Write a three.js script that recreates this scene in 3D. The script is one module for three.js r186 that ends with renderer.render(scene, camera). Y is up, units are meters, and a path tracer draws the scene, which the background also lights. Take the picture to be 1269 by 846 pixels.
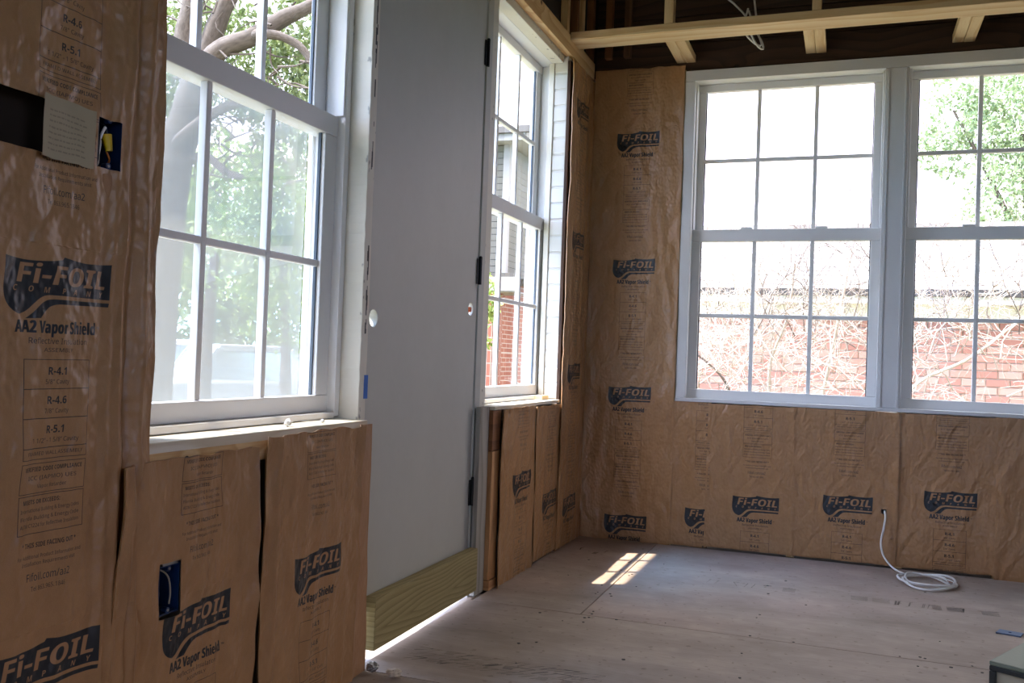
import * as THREE from 'three';
import { RoundedBoxGeometry } from 'three/addons/geometries/RoundedBoxGeometry.js';
import { mergeGeometries } from 'three/addons/utils/BufferGeometryUtils.js';
import { ImprovedNoise } from 'three/addons/math/ImprovedNoise.js';
import { Sky } from 'three/addons/objects/Sky.js';

// ---------------------------------------------------------------- camera, sky, sun, exposure
const scene = new THREE.Scene();
const camera = new THREE.PerspectiveCamera(2 * Math.atan(423 / 1137.9) * 180 / Math.PI, 1269 / 846, 0.05, 400);
camera.position.set(1.294, 0.92, 4.655);
camera.rotation.set(0.01644, 0.35091, 0.03663, 'YXZ');
scene.add(camera);

const toSun = new THREE.Vector3(-0.455, 1, 0.20).normalize();
const sky = new Sky();
sky.scale.setScalar(1000);
sky.material.uniforms.turbidity.value = 8;
sky.material.uniforms.rayleigh.value = 0.55;
sky.material.uniforms.mieCoefficient.value = 0.006;
sky.material.uniforms.mieDirectionalG.value = 0.75;
sky.material.uniforms.cloudCoverage.value = 0.95;
sky.material.uniforms.cloudDensity.value = 0.6;
sky.material.uniforms.sunPosition.value.copy(toSun);
scene.add(sky);
scene.backgroundIntensity = 1; scene.environmentIntensity = 1;

const sun = new THREE.DirectionalLight(0xfff1dc, 7.5);
sun.position.copy(toSun).multiplyScalar(30);
sun.shadow.radius = 1;
sun.shadow.mapSize.set(4096, 4096);
Object.assign(sun.shadow.camera, { left: -20, right: 20, top: 20, bottom: -20, near: 1, far: 80 });
scene.add(sun, sun.target);

const renderer = new THREE.WebGLRenderer({ antialias: true });
renderer.toneMapping = THREE.LinearToneMapping;
renderer.toneMappingExposure = 1.85;
renderer.shadowMap.enabled = true;

// ---------------------------------------------------------------- helpers
function rng(seed) { let a = seed >>> 0; return () => { a = a + 0x6D2B79F5 | 0; let t = Math.imul(a ^ a >>> 15, 1 | a); t = t + Math.imul(t ^ t >>> 7, 61 | t) ^ t; return ((t ^ t >>> 14) >>> 0) / 4294967296; }; }
const perlin = new ImprovedNoise();
const noise = (x, y = 0, z = 0) => perlin.noise(x + 31.7, y + 17.3, z + 5.1);
const fbm = (x, y, z = 0, n = 4) => { let s = 0, a = 0.5, f = 1; for (let i = 0; i < n; i++) { s += a * noise(x * f, y * f, z + i * 9.1); a *= 0.5; f *= 2.03; } return s; };
const clamp = THREE.MathUtils.clamp, lerp = THREE.MathUtils.lerp;
const used = {};
function numbered(name) { const n = used[name] = (used[name] ?? -1) + 1; return n ? name + '_' + String(n).padStart(3, '0') : name; }
function tag(o, label, category, group) { o.userData.label = label; if (category) o.userData.category = category; if (group) o.userData.group = group; return o; }
function base(name, [x, y, z] = [0, 0, 0], label, category, group) { const o = new THREE.Group(); o.name = numbered(name); o.position.set(x, y, z); scene.add(o); if (label) tag(o, label, category, group); return o; }
function struct(name, [x, y, z] = [0, 0, 0]) { const o = new THREE.Group(); o.name = name; o.position.set(x, y, z); o.userData.kind = 'structure'; scene.add(o); return o; }
function add(name, geo, mat, parent = scene) { const m = new THREE.Mesh(geo, mat); m.name = parent === scene ? numbered(name) : name; parent.add(m); return m; }
// texture coordinates in metres: u along the grain axis (0 x, 1 y, 2 z)
function metreUV(geo, grain = 0, ou = 0, ov = 0) {
  const p = geo.attributes.position, n = geo.attributes.normal, uv = new Float32Array(p.count * 2);
  for (let i = 0; i < p.count; i++) {
    const P = [p.getX(i), p.getY(i), p.getZ(i)], N = [Math.abs(n.getX(i)), Math.abs(n.getY(i)), Math.abs(n.getZ(i))];
    const a = N[0] > N[1] && N[0] > N[2] ? 0 : N[1] > N[2] ? 1 : 2, o = [0, 1, 2].filter((k) => k !== a);
    let u, v;
    if (a === grain) { u = P[o[0]] * 0.35; v = P[o[1]]; } else { u = P[grain]; v = P[o.find((k) => k !== grain)]; }
    uv[i * 2] = u + ou; uv[i * 2 + 1] = v + ov;
  }
  geo.setAttribute('uv', new THREE.BufferAttribute(uv, 2));
  return geo;
}
let boxSeed = 0;
// a box with slightly rounded edges between world limits; parents carry translations only
function box(name, [x0, x1, y0, y1, z0, z1], mat, parent = scene, { grain, r } = {}) {
  const s = [x1 - x0, y1 - y0, z1 - z0], g = grain ?? s.indexOf(Math.max(...s)), rr = r ?? Math.min(0.0025, Math.min(...s) * 0.2);
  const geo = rr > 0 ? new RoundedBoxGeometry(s[0], s[1], s[2], 1, rr) : new THREE.BoxGeometry(...s);
  boxSeed++;
  metreUV(geo, g, (boxSeed * 0.377) % 3, (boxSeed * 0.173) % 3);
  const m = add(name, geo, mat, parent);
  m.position.set((x0 + x1) / 2, (y0 + y1) / 2, (z0 + z1) / 2);
  for (let p = parent; p && p !== scene; p = p.parent) m.position.sub(p.position);
  return m;
}
const V = (x, y, z) => new THREE.Vector3(x, y, z);
function tube(points, radius, seg = 40, sides = 8) { return new THREE.TubeGeometry(new THREE.CatmullRomCurve3(points.map((p) => V(...p))), seg, radius, sides); }
// tapering limb through points [x, y, z, radius]
function limb(points, seg = 24, sides = 9, bumps = 0.12, seed = 1) {
  const curve = new THREE.CatmullRomCurve3(points.map((p) => V(p[0], p[1], p[2]))), fr = curve.computeFrenetFrames(seg), pos = [], uv = [], idx = [];
  for (let i = 0; i <= seg; i++) {
    const t = i / seg, c = curve.getPoint(t), k = t * (points.length - 1), a = Math.min(points.length - 2, Math.floor(k)), r = lerp(points[a][3], points[a + 1][3], k - a);
    for (let j = 0; j <= sides; j++) {
      const th = j / sides * Math.PI * 2, rr = r * (1 + bumps * noise(Math.cos(th) * 1.5 + seed, Math.sin(th) * 1.5, t * 9));
      const q = c.clone().addScaledVector(fr.normals[i], Math.cos(th) * rr).addScaledVector(fr.binormals[i], Math.sin(th) * rr);
      pos.push(q.x, q.y, q.z); uv.push(t * 3, j / sides);
    }
  }
  for (let i = 0; i < seg; i++) for (let j = 0; j < sides; j++) { const a = i * (sides + 1) + j, b = a + sides + 1; idx.push(a, b, a + 1, b, b + 1, a + 1); }
  const g = new THREE.BufferGeometry();
  g.setAttribute('position', new THREE.Float32BufferAttribute(pos, 3)); g.setAttribute('uv', new THREE.Float32BufferAttribute(uv, 2)); g.setIndex(idx); g.computeVertexNormals();
  return g;
}
function dataTex(w, h, fn, srgb, rx = 1, ry = 1) {
  const d = new Uint8Array(w * h * 4);
  for (let y = 0; y < h; y++) for (let x = 0; x < w; x++) { const c = fn(x / w, y / h, x, y), i = (y * w + x) * 4; d[i] = clamp(c[0], 0, 255); d[i + 1] = clamp(c[1], 0, 255); d[i + 2] = clamp(c[2], 0, 255); d[i + 3] = 255; }
  const t = new THREE.DataTexture(d, w, h);
  t.wrapS = t.wrapT = THREE.MirroredRepeatWrapping; t.magFilter = THREE.LinearFilter; t.minFilter = THREE.LinearMipmapLinearFilter; t.generateMipmaps = true;
  if (srgb) t.colorSpace = THREE.SRGBColorSpace;
  t.repeat.set(rx, ry); t.needsUpdate = true;
  return t;
}
const mix3 = (a, b, t) => [lerp(a[0], b[0], t), lerp(a[1], b[1], t), lerp(a[2], b[2], t)];
// wood: grain along u, tile is lu x lv metres
function woodTex(a, b, { lu = 1.6, lv = 0.4, rings = 9, warp = 0.35, seed = 1, knots = 2, mottle = 0.25, w = 512, h = 192 } = {}) {
  const R = rng(seed), ks = Array.from({ length: knots }, () => [R() * lu, R() * lv, 0.006 + R() * 0.007]);
  return dataTex(w, h, (u, v) => {
    const x = u * lu, y = v * lv;
    let q = y / lv * rings + warp * rings * fbm(x * 1.1, y * 2.5, seed * 3.3, 3), dark = 0;
    for (const [kx, ky, kr] of ks) { const dx = (x - kx) * 0.45, dy = y - ky, d = Math.hypot(dx, dy); q += 1.6 * Math.exp(-d * d / 0.0018) * Math.sign(dy || 1); const e = Math.hypot((x - kx) * 0.8, dy) / kr; dark = Math.max(dark, clamp(1.35 - e, 0, 1)); }
    const f = q - Math.floor(q), ring = Math.pow(f, 2.2) * (f > 0.93 ? (1 - f) / 0.07 : 1);
    const fine = noise(x * 9, y * 420, seed) * 0.22 + noise(x * 30, y * 900, seed + 4) * 0.12, m = fbm(x * 2, y * 9, seed + 8, 3) * mottle;
    const c = mix3(a, b, clamp(ring * 0.75 + fine + m + 0.12, 0, 1));
    return mix3(c, [b[0] * 0.45, b[1] * 0.38, b[2] * 0.35], dark);
  }, true, 1 / lu, 1 / lv);
}
function std(o) { return new THREE.MeshStandardMaterial(o); }
function phys(o) { return new THREE.MeshPhysicalMaterial(o); }

// ---------------------------------------------------------------- materials
const fineBump = dataTex(256, 256, (u, v, x, y) => { const n = 128 + 90 * fbm(u * 22, v * 22, 2, 4); return [n, n, n]; }, false, 2, 2);
const grainBump = dataTex(512, 256, (u, v) => { const n = 128 + 70 * noise(u * 14, v * 150, 1) + 45 * noise(u * 40, v * 260, 7); return [n, n, n]; }, false, 0.7, 2.5);
const M = {
  pine: std({ map: woodTex([222, 190, 138], [190, 142, 88], { seed: 3, rings: 7 }), roughness: 0.72, bumpMap: grainBump, bumpScale: 0.0006 }),
  pinePale: std({ map: woodTex([228, 204, 158], [201, 160, 108], { seed: 8, rings: 6, knots: 3 }), roughness: 0.7, bumpMap: grainBump, bumpScale: 0.0005 }),
  pineOrange: std({ map: woodTex([206, 158, 106], [164, 112, 66], { seed: 12, rings: 6, knots: 1 }), roughness: 0.72, bumpMap: grainBump, bumpScale: 0.0006 }),
  pineBrown: std({ map: woodTex([140, 92, 52], [104, 64, 34], { seed: 14, rings: 6, knots: 1 }), roughness: 0.78 }),
  treated: std({ map: woodTex([164, 150, 104], [120, 105, 64], { seed: 21, rings: 17, warp: 0.42, lu: 1.3, lv: 0.3, knots: 2, w: 768, h: 256, mottle: 0.3 }), roughness: 0.75, bumpMap: grainBump, bumpScale: 0.0008 }),
  dustyPine: std({ map: woodTex([226, 218, 200], [200, 184, 154], { seed: 9, rings: 6, knots: 1 }), roughness: 0.85 }),
  oldWood: std({ map: woodTex([74, 50, 34], [40, 27, 19], { seed: 31, rings: 8, lu: 2 }), roughness: 0.85, bumpMap: grainBump, bumpScale: 0.001 }),
  oldWoodLight: std({ map: woodTex([112, 78, 50], [74, 48, 30], { seed: 37, rings: 8, lu: 2 }), roughness: 0.85 }),
  greyWood: std({ map: woodTex([168, 162, 150], [128, 122, 112], { seed: 41, rings: 8 }), roughness: 0.85, bumpMap: grainBump, bumpScale: 0.001 }),
  doorPaint: std({ map: dataTex(256, 512, (u, v) => { const n = 5 * fbm(u * 3, v * 6, 4, 4) + 3 * fbm(u * 20, v * 20, 8, 2); return [184 + n, 184 + n, 175 + n]; }, true), roughness: 0.55, bumpMap: fineBump, bumpScale: 0.0003 }),
  vinyl: std({ color: 0xe4e3e0, roughness: 0.42 }),
  casing: std({ map: dataTex(256, 256, (u, v) => { const n = 8 * fbm(u * 4, v * 9, 6, 4); return [214 + n, 213 + n, 210 + n]; }, true), roughness: 0.55, bumpMap: fineBump, bumpScale: 0.0005 }),
  oldPaint: std({ map: dataTex(256, 512, (u, v) => { const n = 9 * fbm(u * 5, v * 12, 3, 4), c = fbm(u * 18, v * 44, 9, 3) > 0.34 ? 0.72 : 1; return [(216 + n) * c, (211 + n) * c, (196 + n) * c]; }, true, 1, 0.7), roughness: 0.6, bumpMap: fineBump, bumpScale: 0.0008 }),
  whiteBrick: std({ color: 0xd8d6cf, roughness: 0.7, bumpMap: fineBump, bumpScale: 0.002 }),
  mortarWhite: std({ color: 0xcfccc4, roughness: 0.85, bumpMap: fineBump, bumpScale: 0.002 }),
  masonry: std({ color: 0x8d867a, roughness: 0.9 }),
  plaster: std({ color: 0xb7ae9f, roughness: 0.9 }),
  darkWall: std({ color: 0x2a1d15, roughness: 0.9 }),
  black: std({ color: 0x0c0c0c, roughness: 0.45 }),
  blackHinge: std({ color: 0x0d0d0e, roughness: 0.38, metalness: 0.3 }),
  steel: std({ color: 0x9a9a98, roughness: 0.4, metalness: 0.9 }),
  blueBox: std({ color: 0x0f2c56, roughness: 0.38 }),
  blueTape: std({ color: 0x1c62b8, roughness: 0.65 }),
  wireWhite: std({ color: 0xe6e4de, roughness: 0.42 }),
  wireGrey: std({ color: 0xa39a86, roughness: 0.5 }),
  wireBlack: std({ color: 0x17171a, roughness: 0.4 }),
  copper: std({ color: 0xb3672f, roughness: 0.4, metalness: 0.8 }),
  wireNut: std({ color: 0xd9b511, roughness: 0.4 }),
  glass: phys({ color: 0xffffff, roughness: 0.0, transmission: 1, thickness: 0, ior: 1.2 }),
  gasket: std({ color: 0x4a5560, roughness: 0.6 }),
  screen: phys({ color: 0x95968e, roughness: 0.95, transmission: 0.5, thickness: 0, transparent: true, opacity: 0.54 }),
  concrete: std({ color: 0xb4afa4, roughness: 0.9, bumpMap: fineBump, bumpScale: 0.002 }),
};

// ---------------------------------------------------------------- kraft paper print (one repeat of the printed column)
const PW = 0.44, PP = 0.657;
function paperCanvas(w = 900, h = 1344) {
  const c = document.createElement('canvas'); c.width = w; c.height = h;
  const g = c.getContext('2d'), s = w / PW;                            // pixels per metre
  const img = g.createImageData(w, h);
  for (let y = 0; y < h; y++) for (let x = 0; x < w; x++) {
    const n = 12 * fbm(x / 90, y / 120, 3, 4) + 4 * noise(x / 2.2, y / 14, 1) + 4 * noise(x / 5, y / 4, 8), i = (y * w + x) * 4;
    img.data[i] = 168 + n; img.data[i + 1] = 128 + n * 0.9; img.data[i + 2] = 88 + n * 0.8; img.data[i + 3] = 255;
  }
  g.putImageData(img, 0, 0);
  const ink = 'rgba(28,34,42,0.93)', soft = 'rgba(42,36,34,0.95)', kraft = 'rgb(168,127,90)';
  const X = (m) => w / 2 + m * s, Y = (m) => (m + 0.02) * s;
  g.fillStyle = ink;                                                  // the badge
  g.beginPath(); g.moveTo(X(-0.110), Y(0.006)); g.quadraticCurveTo(X(-0.06), Y(0.016), X(0.0), Y(0.004)); g.lineTo(X(0.004), Y(-0.001)); g.quadraticCurveTo(X(0.05), Y(0.009), X(0.110), Y(0.001));
  g.lineTo(X(0.109), Y(0.066)); g.lineTo(X(-0.02), Y(0.066)); g.bezierCurveTo(X(-0.05), Y(0.066), X(-0.055), Y(0.088), X(-0.070), Y(0.097)); g.lineTo(X(-0.080), Y(0.101));
  g.bezierCurveTo(X(-0.108), Y(0.094), X(-0.113), Y(0.072), X(-0.112), Y(0.045)); g.closePath(); g.fill();
  g.beginPath(); g.moveTo(X(0.108), Y(0.072)); g.lineTo(X(-0.018), Y(0.073)); g.bezierCurveTo(X(-0.044), Y(0.075), X(-0.047), Y(0.094), X(-0.068), Y(0.108)); g.lineTo(X(-0.042), Y(0.106)); g.bezierCurveTo(X(-0.032), Y(0.094), X(-0.026), Y(0.082), X(-0.006), Y(0.081)); g.lineTo(X(0.107), Y(0.079)); g.closePath(); g.fill();
  const text = (t, m, y, size, font = 'bold', fit, style = ink, slant = 0) => {
    g.save(); g.font = `${font} ${size * s}px sans-serif`; g.textAlign = 'center'; g.fillStyle = style;
    const wd = g.measureText(t).width, k = fit ? fit * s / wd : 1;
    g.translate(X(m), Y(y)); g.transform(k, 0, -slant, 1, 0, 0); g.fillText(t, 0, 0); g.restore();
  };
  for (const k of [-0.0007, 0.0007]) text('Fi-FOIL', 0.004 + k, 0.048, 0.046, 'bold', 0.194, kraft, 0.22);
  'COMPANY'.split('').forEach((ch, i) => text(ch, -0.092 + i * 0.0305, 0.0625, 0.0135, 'bold', 0, kraft, 0.2));
  for (const k of [-0.0008, 0, 0.0008]) text('AA2 Vapor Shield', -0.004 + k, 0.131, 0.029, 'bold', 0.166);
  text('™', 0.087, 0.124, 0.012, 'normal');
  text('Reflective Insulation', 0, 0.149, 0.0135, 'normal', 0.125, soft);
  text('ASSEMBLY', 0, 0.163, 0.0095, 'normal', 0.062, soft);
  g.strokeStyle = soft; g.lineWidth = 2;
  const rect = (x0, y0, x1, y1) => g.strokeRect(X(x0), Y(y0), (x1 - x0) * s, (y1 - y0) * s);
  [['R-4.1', '5/8" Cavity'], ['R-4.6', '7/8" Cavity'], ['R-5.1', '1 1/2" - 1 5/8" Cavity']].forEach(([a, b], i) => {
    rect(-0.068, 0.176 + i * 0.05, 0.068, 0.226 + i * 0.05);
    text(a, 0, 0.202 + i * 0.05, 0.0185, 'bold', 0.042); text(b, 0, 0.2175 + i * 0.05, 0.0105, 'normal', 0, soft);
  });
  rect(-0.068, 0.326, 0.068, 0.345); text('FRAMED WALL ASSEMBLY', 0, 0.3385, 0.009, 'normal', 0.118, soft);
  rect(-0.068, 0.352, 0.068, 0.402); text('VERIFIED CODE COMPLIANCE', 0, 0.365, 0.010, 'bold', 0.122, soft); text('ICC (IAPMO) UES', 0, 0.380, 0.010, 'normal', 0.1, soft); text('Vapor Retarder', 0, 0.394, 0.009, 'normal', 0.06, soft);
  rect(-0.068, 0.406, 0.068, 0.470); text('MEETS OR EXCEEDS:', -0.02, 0.420, 0.010, 'bold', 0.08, soft);
  ['International Building & Energy Codes', 'Florida Building & Energy Code', 'ASTM C1224 for Reflective Insulation'].forEach((t, i) => text(t, -0.002, 0.434 + i * 0.013, 0.0092, 'normal', 0.124, soft));
  text('* THIS SIDE FACING OUT *', 0, 0.494, 0.0115, 'bold', 0.112, soft);
  text('For Additional Product Information and', 0, 0.513, 0.0092, 'normal', 0.132, soft); text('Installation Requirements visit', 0, 0.525, 0.0092, 'normal', 0.108, soft);
  text('Fifoil.com/aa2', 0, 0.551, 0.0175, 'normal', 0.086); text('Tel 863.965.1846', 0, 0.568, 0.0105, 'normal', 0.066, soft);
  const t = new THREE.CanvasTexture(c); t.colorSpace = THREE.SRGBColorSpace; t.wrapS = t.wrapT = THREE.RepeatWrapping; t.anisotropy = 8;
  return t;
}
const folds = (() => { const R = rng(404); return Array.from({ length: 16 }, (_, i) => { const a = (R() - 0.5) * (i < 8 ? 1.0 : 3.1), f = 2 + Math.floor(R() * 5) + (i >> 2); return [Math.round(Math.cos(a) * f), Math.round(Math.sin(a) * f), R(), 1 / (1 + f * 0.35), R() * 9]; }); })();
const crumple = dataTex(768, 768, (u, v) => {
  let s = 0; const wu = 0.05 * Math.sin(6.283 * (v * 2 + u)) + 0.03 * Math.sin(6.283 * (u * 3 - v * 4)), wv = 0.06 * Math.sin(6.283 * (u * 2 - v)) + 0.025 * Math.sin(6.283 * (u * 5 + v * 3));
  for (const [a, b, o, w, q] of folds) { const t = a * (u + wu) + b * (v + wv) + o, f = Math.abs(t - Math.floor(t) - 0.5) * 2, m = 0.35 + 0.65 * Math.max(0, Math.sin(6.283 * (u + q) + q) * Math.cos(6.283 * (v - q))); s += w * m * f; }
  const n = 36 * s + 10 * noise(u * 40, v * 40, 3); return [n, n, n];
}, false, 1, 1);
crumple.wrapS = crumple.wrapT = THREE.RepeatWrapping;
M.paper = phys({ map: paperCanvas(), roughness: 0.36, bumpMap: crumple, bumpScale: 0.03, sheen: 0, side: THREE.DoubleSide, specularIntensity: 0.9 });
M.paperPlain = std({ map: dataTex(256, 256, (u, v) => { const n = 9 * fbm(u * 6, v * 3, 5, 4) + 6 * noise(u * 110, v * 12, 2); return [166 + n, 124 + n, 87 + n]; }, true, 2, 2), roughness: 0.48, bumpMap: crumple, bumpScale: 0.02, side: THREE.DoubleSide });

// a sheet of printed paper on the left wall ('L': a = z) or on the far wall ('F': a = x), from the wall plane out into the room
function paperGeo(plane, a0, a1, y0, y1, { center, top, seed = 1, amp = 1, lift0 = 0.004, lift1 = 0.004, off = 0.003, skew0 = 0, fold, hole, du = 0.012, dy = 0.022, ragged = 0.003 }) {
  const nx = Math.max(4, Math.ceil((a1 - a0) / du)), ny = Math.max(6, Math.ceil((y1 - y0) / dy)), pos = [], uv = [], idx = [], id = (i, j) => j * (nx + 1) + i;
  const depth = (a, y) => {
    const e0 = (a - a0), e1 = (a1 - a), l0 = lift0 * (0.7 + 0.9 * noise(y * 3.1, seed, 2)), l1 = lift1 * (0.7 + 0.9 * noise(y * 2.7, seed, 6));
    let d = off + 0.0035 * (1 + noise(a * 5, y * 1.7, seed));
    const r1 = 1 - Math.abs(noise(a * 11 + 0.35 * y, y * 1.5, seed * 3.1)) * 3, r2 = 1 - Math.abs(noise(a * 7 - y * 2.6, y * 3.4 + a * 2, seed * 5.7)) * 3.2, r3 = 1 - Math.abs(noise(a * 23, y * 6, seed * 2.3)) * 3;
    d += amp * (0.0085 * Math.max(0, r1) + 0.0075 * Math.max(0, r2) + 0.0032 * Math.max(0, r3));
    d += l0 * Math.exp(-e0 / 0.02) + l1 * Math.exp(-e1 / 0.02);
    if (fold) for (const [fa, h, wd, slope] of fold) { const q = (a - fa - (slope ?? 0) * (y - y0)) / wd; d += h * Math.exp(-q * q); }
    return Math.max(0.001, d);
  };
  const put = (a, y, d) => { if (plane === 'L') pos.push(d, y, a); else pos.push(a, y, d); uv.push(plane === 'L' ? (center - a) / PW + 0.5 : (a - center) / PW + 0.5, 1 - 0.02 / PP + (y - top) / PP); };
  for (let j = 0; j <= ny; j++) for (let i = 0; i <= nx; i++) {
    let y = lerp(y0, y1, j / ny), a = lerp(a0, a1, i / nx);
    if (i === 0) a += ragged * noise(y * 9, seed, 3); if (i === nx) a += ragged * noise(y * 8, seed, 9);
    if (j === 0) y += ragged * 1.2 * noise(a * 14, seed, 5); if (j === ny) y += ragged * 1.6 * noise(a * 16, seed, 7);
    a += skew0 * (y - y0) * (1 - i / nx);
    put(a, y, depth(a, y));
  }
  const out = (i, j) => { if (!hole) return false; const a = lerp(a0, a1, (i + 0.5) / nx), y = lerp(y0, y1, (j + 0.5) / ny); return hole.some((h) => a > h[0] && a < h[1] && y > h[2] && y < h[3]); };
  const quad = (a, b, c, d) => plane === 'L' ? idx.push(a, c, b, b, c, d) : idx.push(a, b, c, b, d, c);
  for (let j = 0; j < ny; j++) for (let i = 0; i < nx; i++) if (!out(i, j)) quad(id(i, j), id(i + 1, j), id(i, j + 1), id(i + 1, j + 1));
  const rim = []; for (let i = 0; i < nx; i++) rim.push(id(i, 0)); for (let j = 0; j < ny; j++) rim.push(id(nx, j)); for (let i = nx; i > 0; i--) rim.push(id(i, ny)); for (let j = ny; j > 0; j--) rim.push(id(0, j));
  const n0 = pos.length / 3;                                          // the turned-back edge
  for (const k of rim) { const p = [pos[k * 3], pos[k * 3 + 1], pos[k * 3 + 2]]; if (plane === 'L') p[0] -= 0.0035; else p[2] -= 0.0035; pos.push(...p); uv.push(uv[k * 2], uv[k * 2 + 1]); }
  for (let k = 0; k < rim.length; k++) { const k2 = (k + 1) % rim.length; idx.push(rim[k], n0 + k, rim[k2], rim[k2], n0 + k, n0 + k2); }
  const g = new THREE.BufferGeometry();
  g.setAttribute('position', new THREE.Float32BufferAttribute(pos, 3)); g.setAttribute('uv', new THREE.Float32BufferAttribute(uv, 2)); g.setIndex(idx); g.computeVertexNormals();
  return g;
}
function paper(label, plane, a0, a1, y0, y1, opt) { return tag(add('insulation_panel', paperGeo(plane, a0, a1, y0, y1, opt), M.paper), label, 'insulation'); }

//@@STRUCTURE
// ---------------------------------------------------------------- floor: plywood sheets on a deck
const plyMap = dataTex(1024, 512, (u, v) => {
  const x = u * 2.4, y = v * 1.2;
  let q = y * 6 + 2.4 * fbm(x * 0.7, y * 1.8, 4, 3); q = q - Math.floor(q);
  const n = 5 * (q - 0.5) + 34 * fbm(x * 3.1, y * 4, 9, 5) + 7 * noise(x * 14, y * 160, 2) + 8 * Math.max(0, noise(x * 22, y * 26, 6)), red = 10 * Math.max(0, fbm(x * 0.9, y * 1.4, 21, 3));
  const speck = noise(x * 46, y * 46, 3) > 0.55 ? -22 : 0;
  return [162 + n + red + speck, 146 + n * 0.95 - red * 0.5 + speck, 132 + n * 0.9 - red * 0.2 + speck];
}, true, 1 / 2.4, 1 / 1.2);
M.plywood = std({ map: plyMap, roughness: 0.78, bumpMap: grainBump, bumpScale: 0.0008 });
const floor = struct('floor');
box('subfloor', [-0.02, 4.3, -0.10, -0.0185, -0.05, 8.1], M.oldWood, floor, { r: 0 });
for (const [x0, x1, z0, z1] of [[-0.005, 0.412, 0.004, 1.428], [0.416, 2.85, 0.004, 1.428], [2.854, 4.2, 0.004, 1.428], [-0.022, 2.12, 1.432, 2.28], [2.124, 4.2, 1.432, 2.86], [0.001, 2.12, 2.284, 2.86], [0.001, 2.44, 2.864, 4.30], [2.444, 4.2, 2.864, 4.30], [0.001, 2.2, 4.304, 8], [2.204, 4.2, 4.304, 8]])
  box('plywood_sheet', [x0, x1, -0.018, 0, z0, z1], M.plywood, floor, { grain: 0, r: 0.0015 });
box('threshold', [-0.25, -0.0225, -0.05, -0.006, 1.30, 2.30], M.plywood, floor, { r: 0.003 });

// ---------------------------------------------------------------- walls
const TOP = 2.385;
const wallL = struct('wall_left');
box('masonry', [-0.25, -0.04, -0.8, 0.70, 2.30, 3.2], M.masonry, wallL, { r: 0 });
box('masonry', [-0.25, -0.04, -0.8, 3.4, 3.2, 8.2], M.masonry, wallL, { r: 0 });
box('masonry', [-0.25, -0.04, -0.8, 0.70, 0.33, 1.30], M.masonry, wallL, { r: 0 });
box('masonry', [-0.25, -0.086, -0.8, 3.4, -0.3, 0.04], M.masonry, wallL, { r: 0 });
box('masonry', [-0.215, -0.086, -0.8, 3.4, 0.04, 0.33], M.masonry, wallL, { r: 0 });
box('mortar', [-0.086, -0.018, -0.1, 2.384, 0.12, 0.415], M.mortarWhite, wallL, { r: 0 });
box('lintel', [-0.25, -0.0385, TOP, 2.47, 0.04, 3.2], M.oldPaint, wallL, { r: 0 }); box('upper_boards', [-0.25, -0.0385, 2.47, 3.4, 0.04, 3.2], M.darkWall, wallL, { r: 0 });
box('masonry', [-0.25, -0.0385, -0.8, -0.05, 1.30, 2.30], M.masonry, wallL, { r: 0 });
const bricksW = [];
for (let i = 0; i < 21; i++) { const y = 0.724 + i * 0.0792, r = rng(50 + i), j = r() * 0.004; box('brick', [-0.084 - j * 0.3, -0.019, y, y + 0.069 + r() * 0.003, 0.30, 0.4175 + j * 0.5], M.whiteBrick, wallL, { r: 0.004 }); }

const wallF = struct('wall_far');
box('masonry', [-0.3, 4.5, -0.8, 0.72, -0.30, -0.0405], M.masonry, wallF, { r: 0 });
box('masonry', [-0.3, 0.478, 0.72, 2.41, -0.30, -0.0405], M.masonry, wallF, { r: 0 });
box('masonry', [2.49, 4.5, 0.72, 2.41, -0.30, -0.0405], M.plaster, wallF, { r: 0 });
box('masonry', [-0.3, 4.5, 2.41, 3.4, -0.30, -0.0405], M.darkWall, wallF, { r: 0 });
for (let i = 0; i < 6; i++) box('sheathing_board', [0.002, 4.2, 2.412 + i * 0.142, 2.412 + i * 0.142 + 0.137, -0.04, -0.018 - (i % 2) * 0.004], M.oldWood, wallF);
const wallR = struct('wall_right', [0, 0, 0]);
for (const [z0, z1, y0, y1] of [[-0.3, 8.2, -0.8, 0.75], [-0.3, 8.2, 2.2, 3.4], [-0.3, 4.1, 0.75, 2.2], [5.6, 8.2, 0.75, 2.2]]) box('plaster', [4.2, 4.5, y0, y1, z0, z1], M.plaster, wallR, { r: 0 });
const wallB = struct('wall_back');
for (const [x0, x1, y0, y1] of [[-0.3, 1.6, -0.8, 3.4], [2.6, 4.5, -0.8, 3.4], [1.6, 2.6, 2.15, 3.4], [1.6, 2.6, -0.8, 0]]) box('plaster', [x0, x1, y0, y1, 8, 8.3], M.plaster, wallB, { r: 0 });
const roofS = struct('ceiling');
box('roof_deck', [-0.3, 4.5, 3.4, 3.5, -0.3, 8.3], M.oldWood, roofS, { r: 0 });
box('eave', [-0.92, -0.25, 3.02, 3.12, -0.32, 8.3], M.casing, roofS, { r: 0 }); box('porch_eave', [-1.045, -0.921, 3.02, 3.12, 2.75, 8.3], M.casing, roofS, { r: 0 });
for (let i = 0; i < 12; i++) box('joist', [0.0, 4.2, 3.12, 3.38, 0.62 + i * 0.62, 0.66 + i * 0.62], i % 3 ? M.oldWood : M.oldWoodLight, roofS);
for (let i = 0; i < 22; i++) box('ceiling_board', [0.0, 4.2, 3.381, 3.398, 0.0 + i * 0.37, 0.362 + i * 0.37], i % 2 ? M.oldWood : M.oldWoodLight, roofS);

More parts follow.
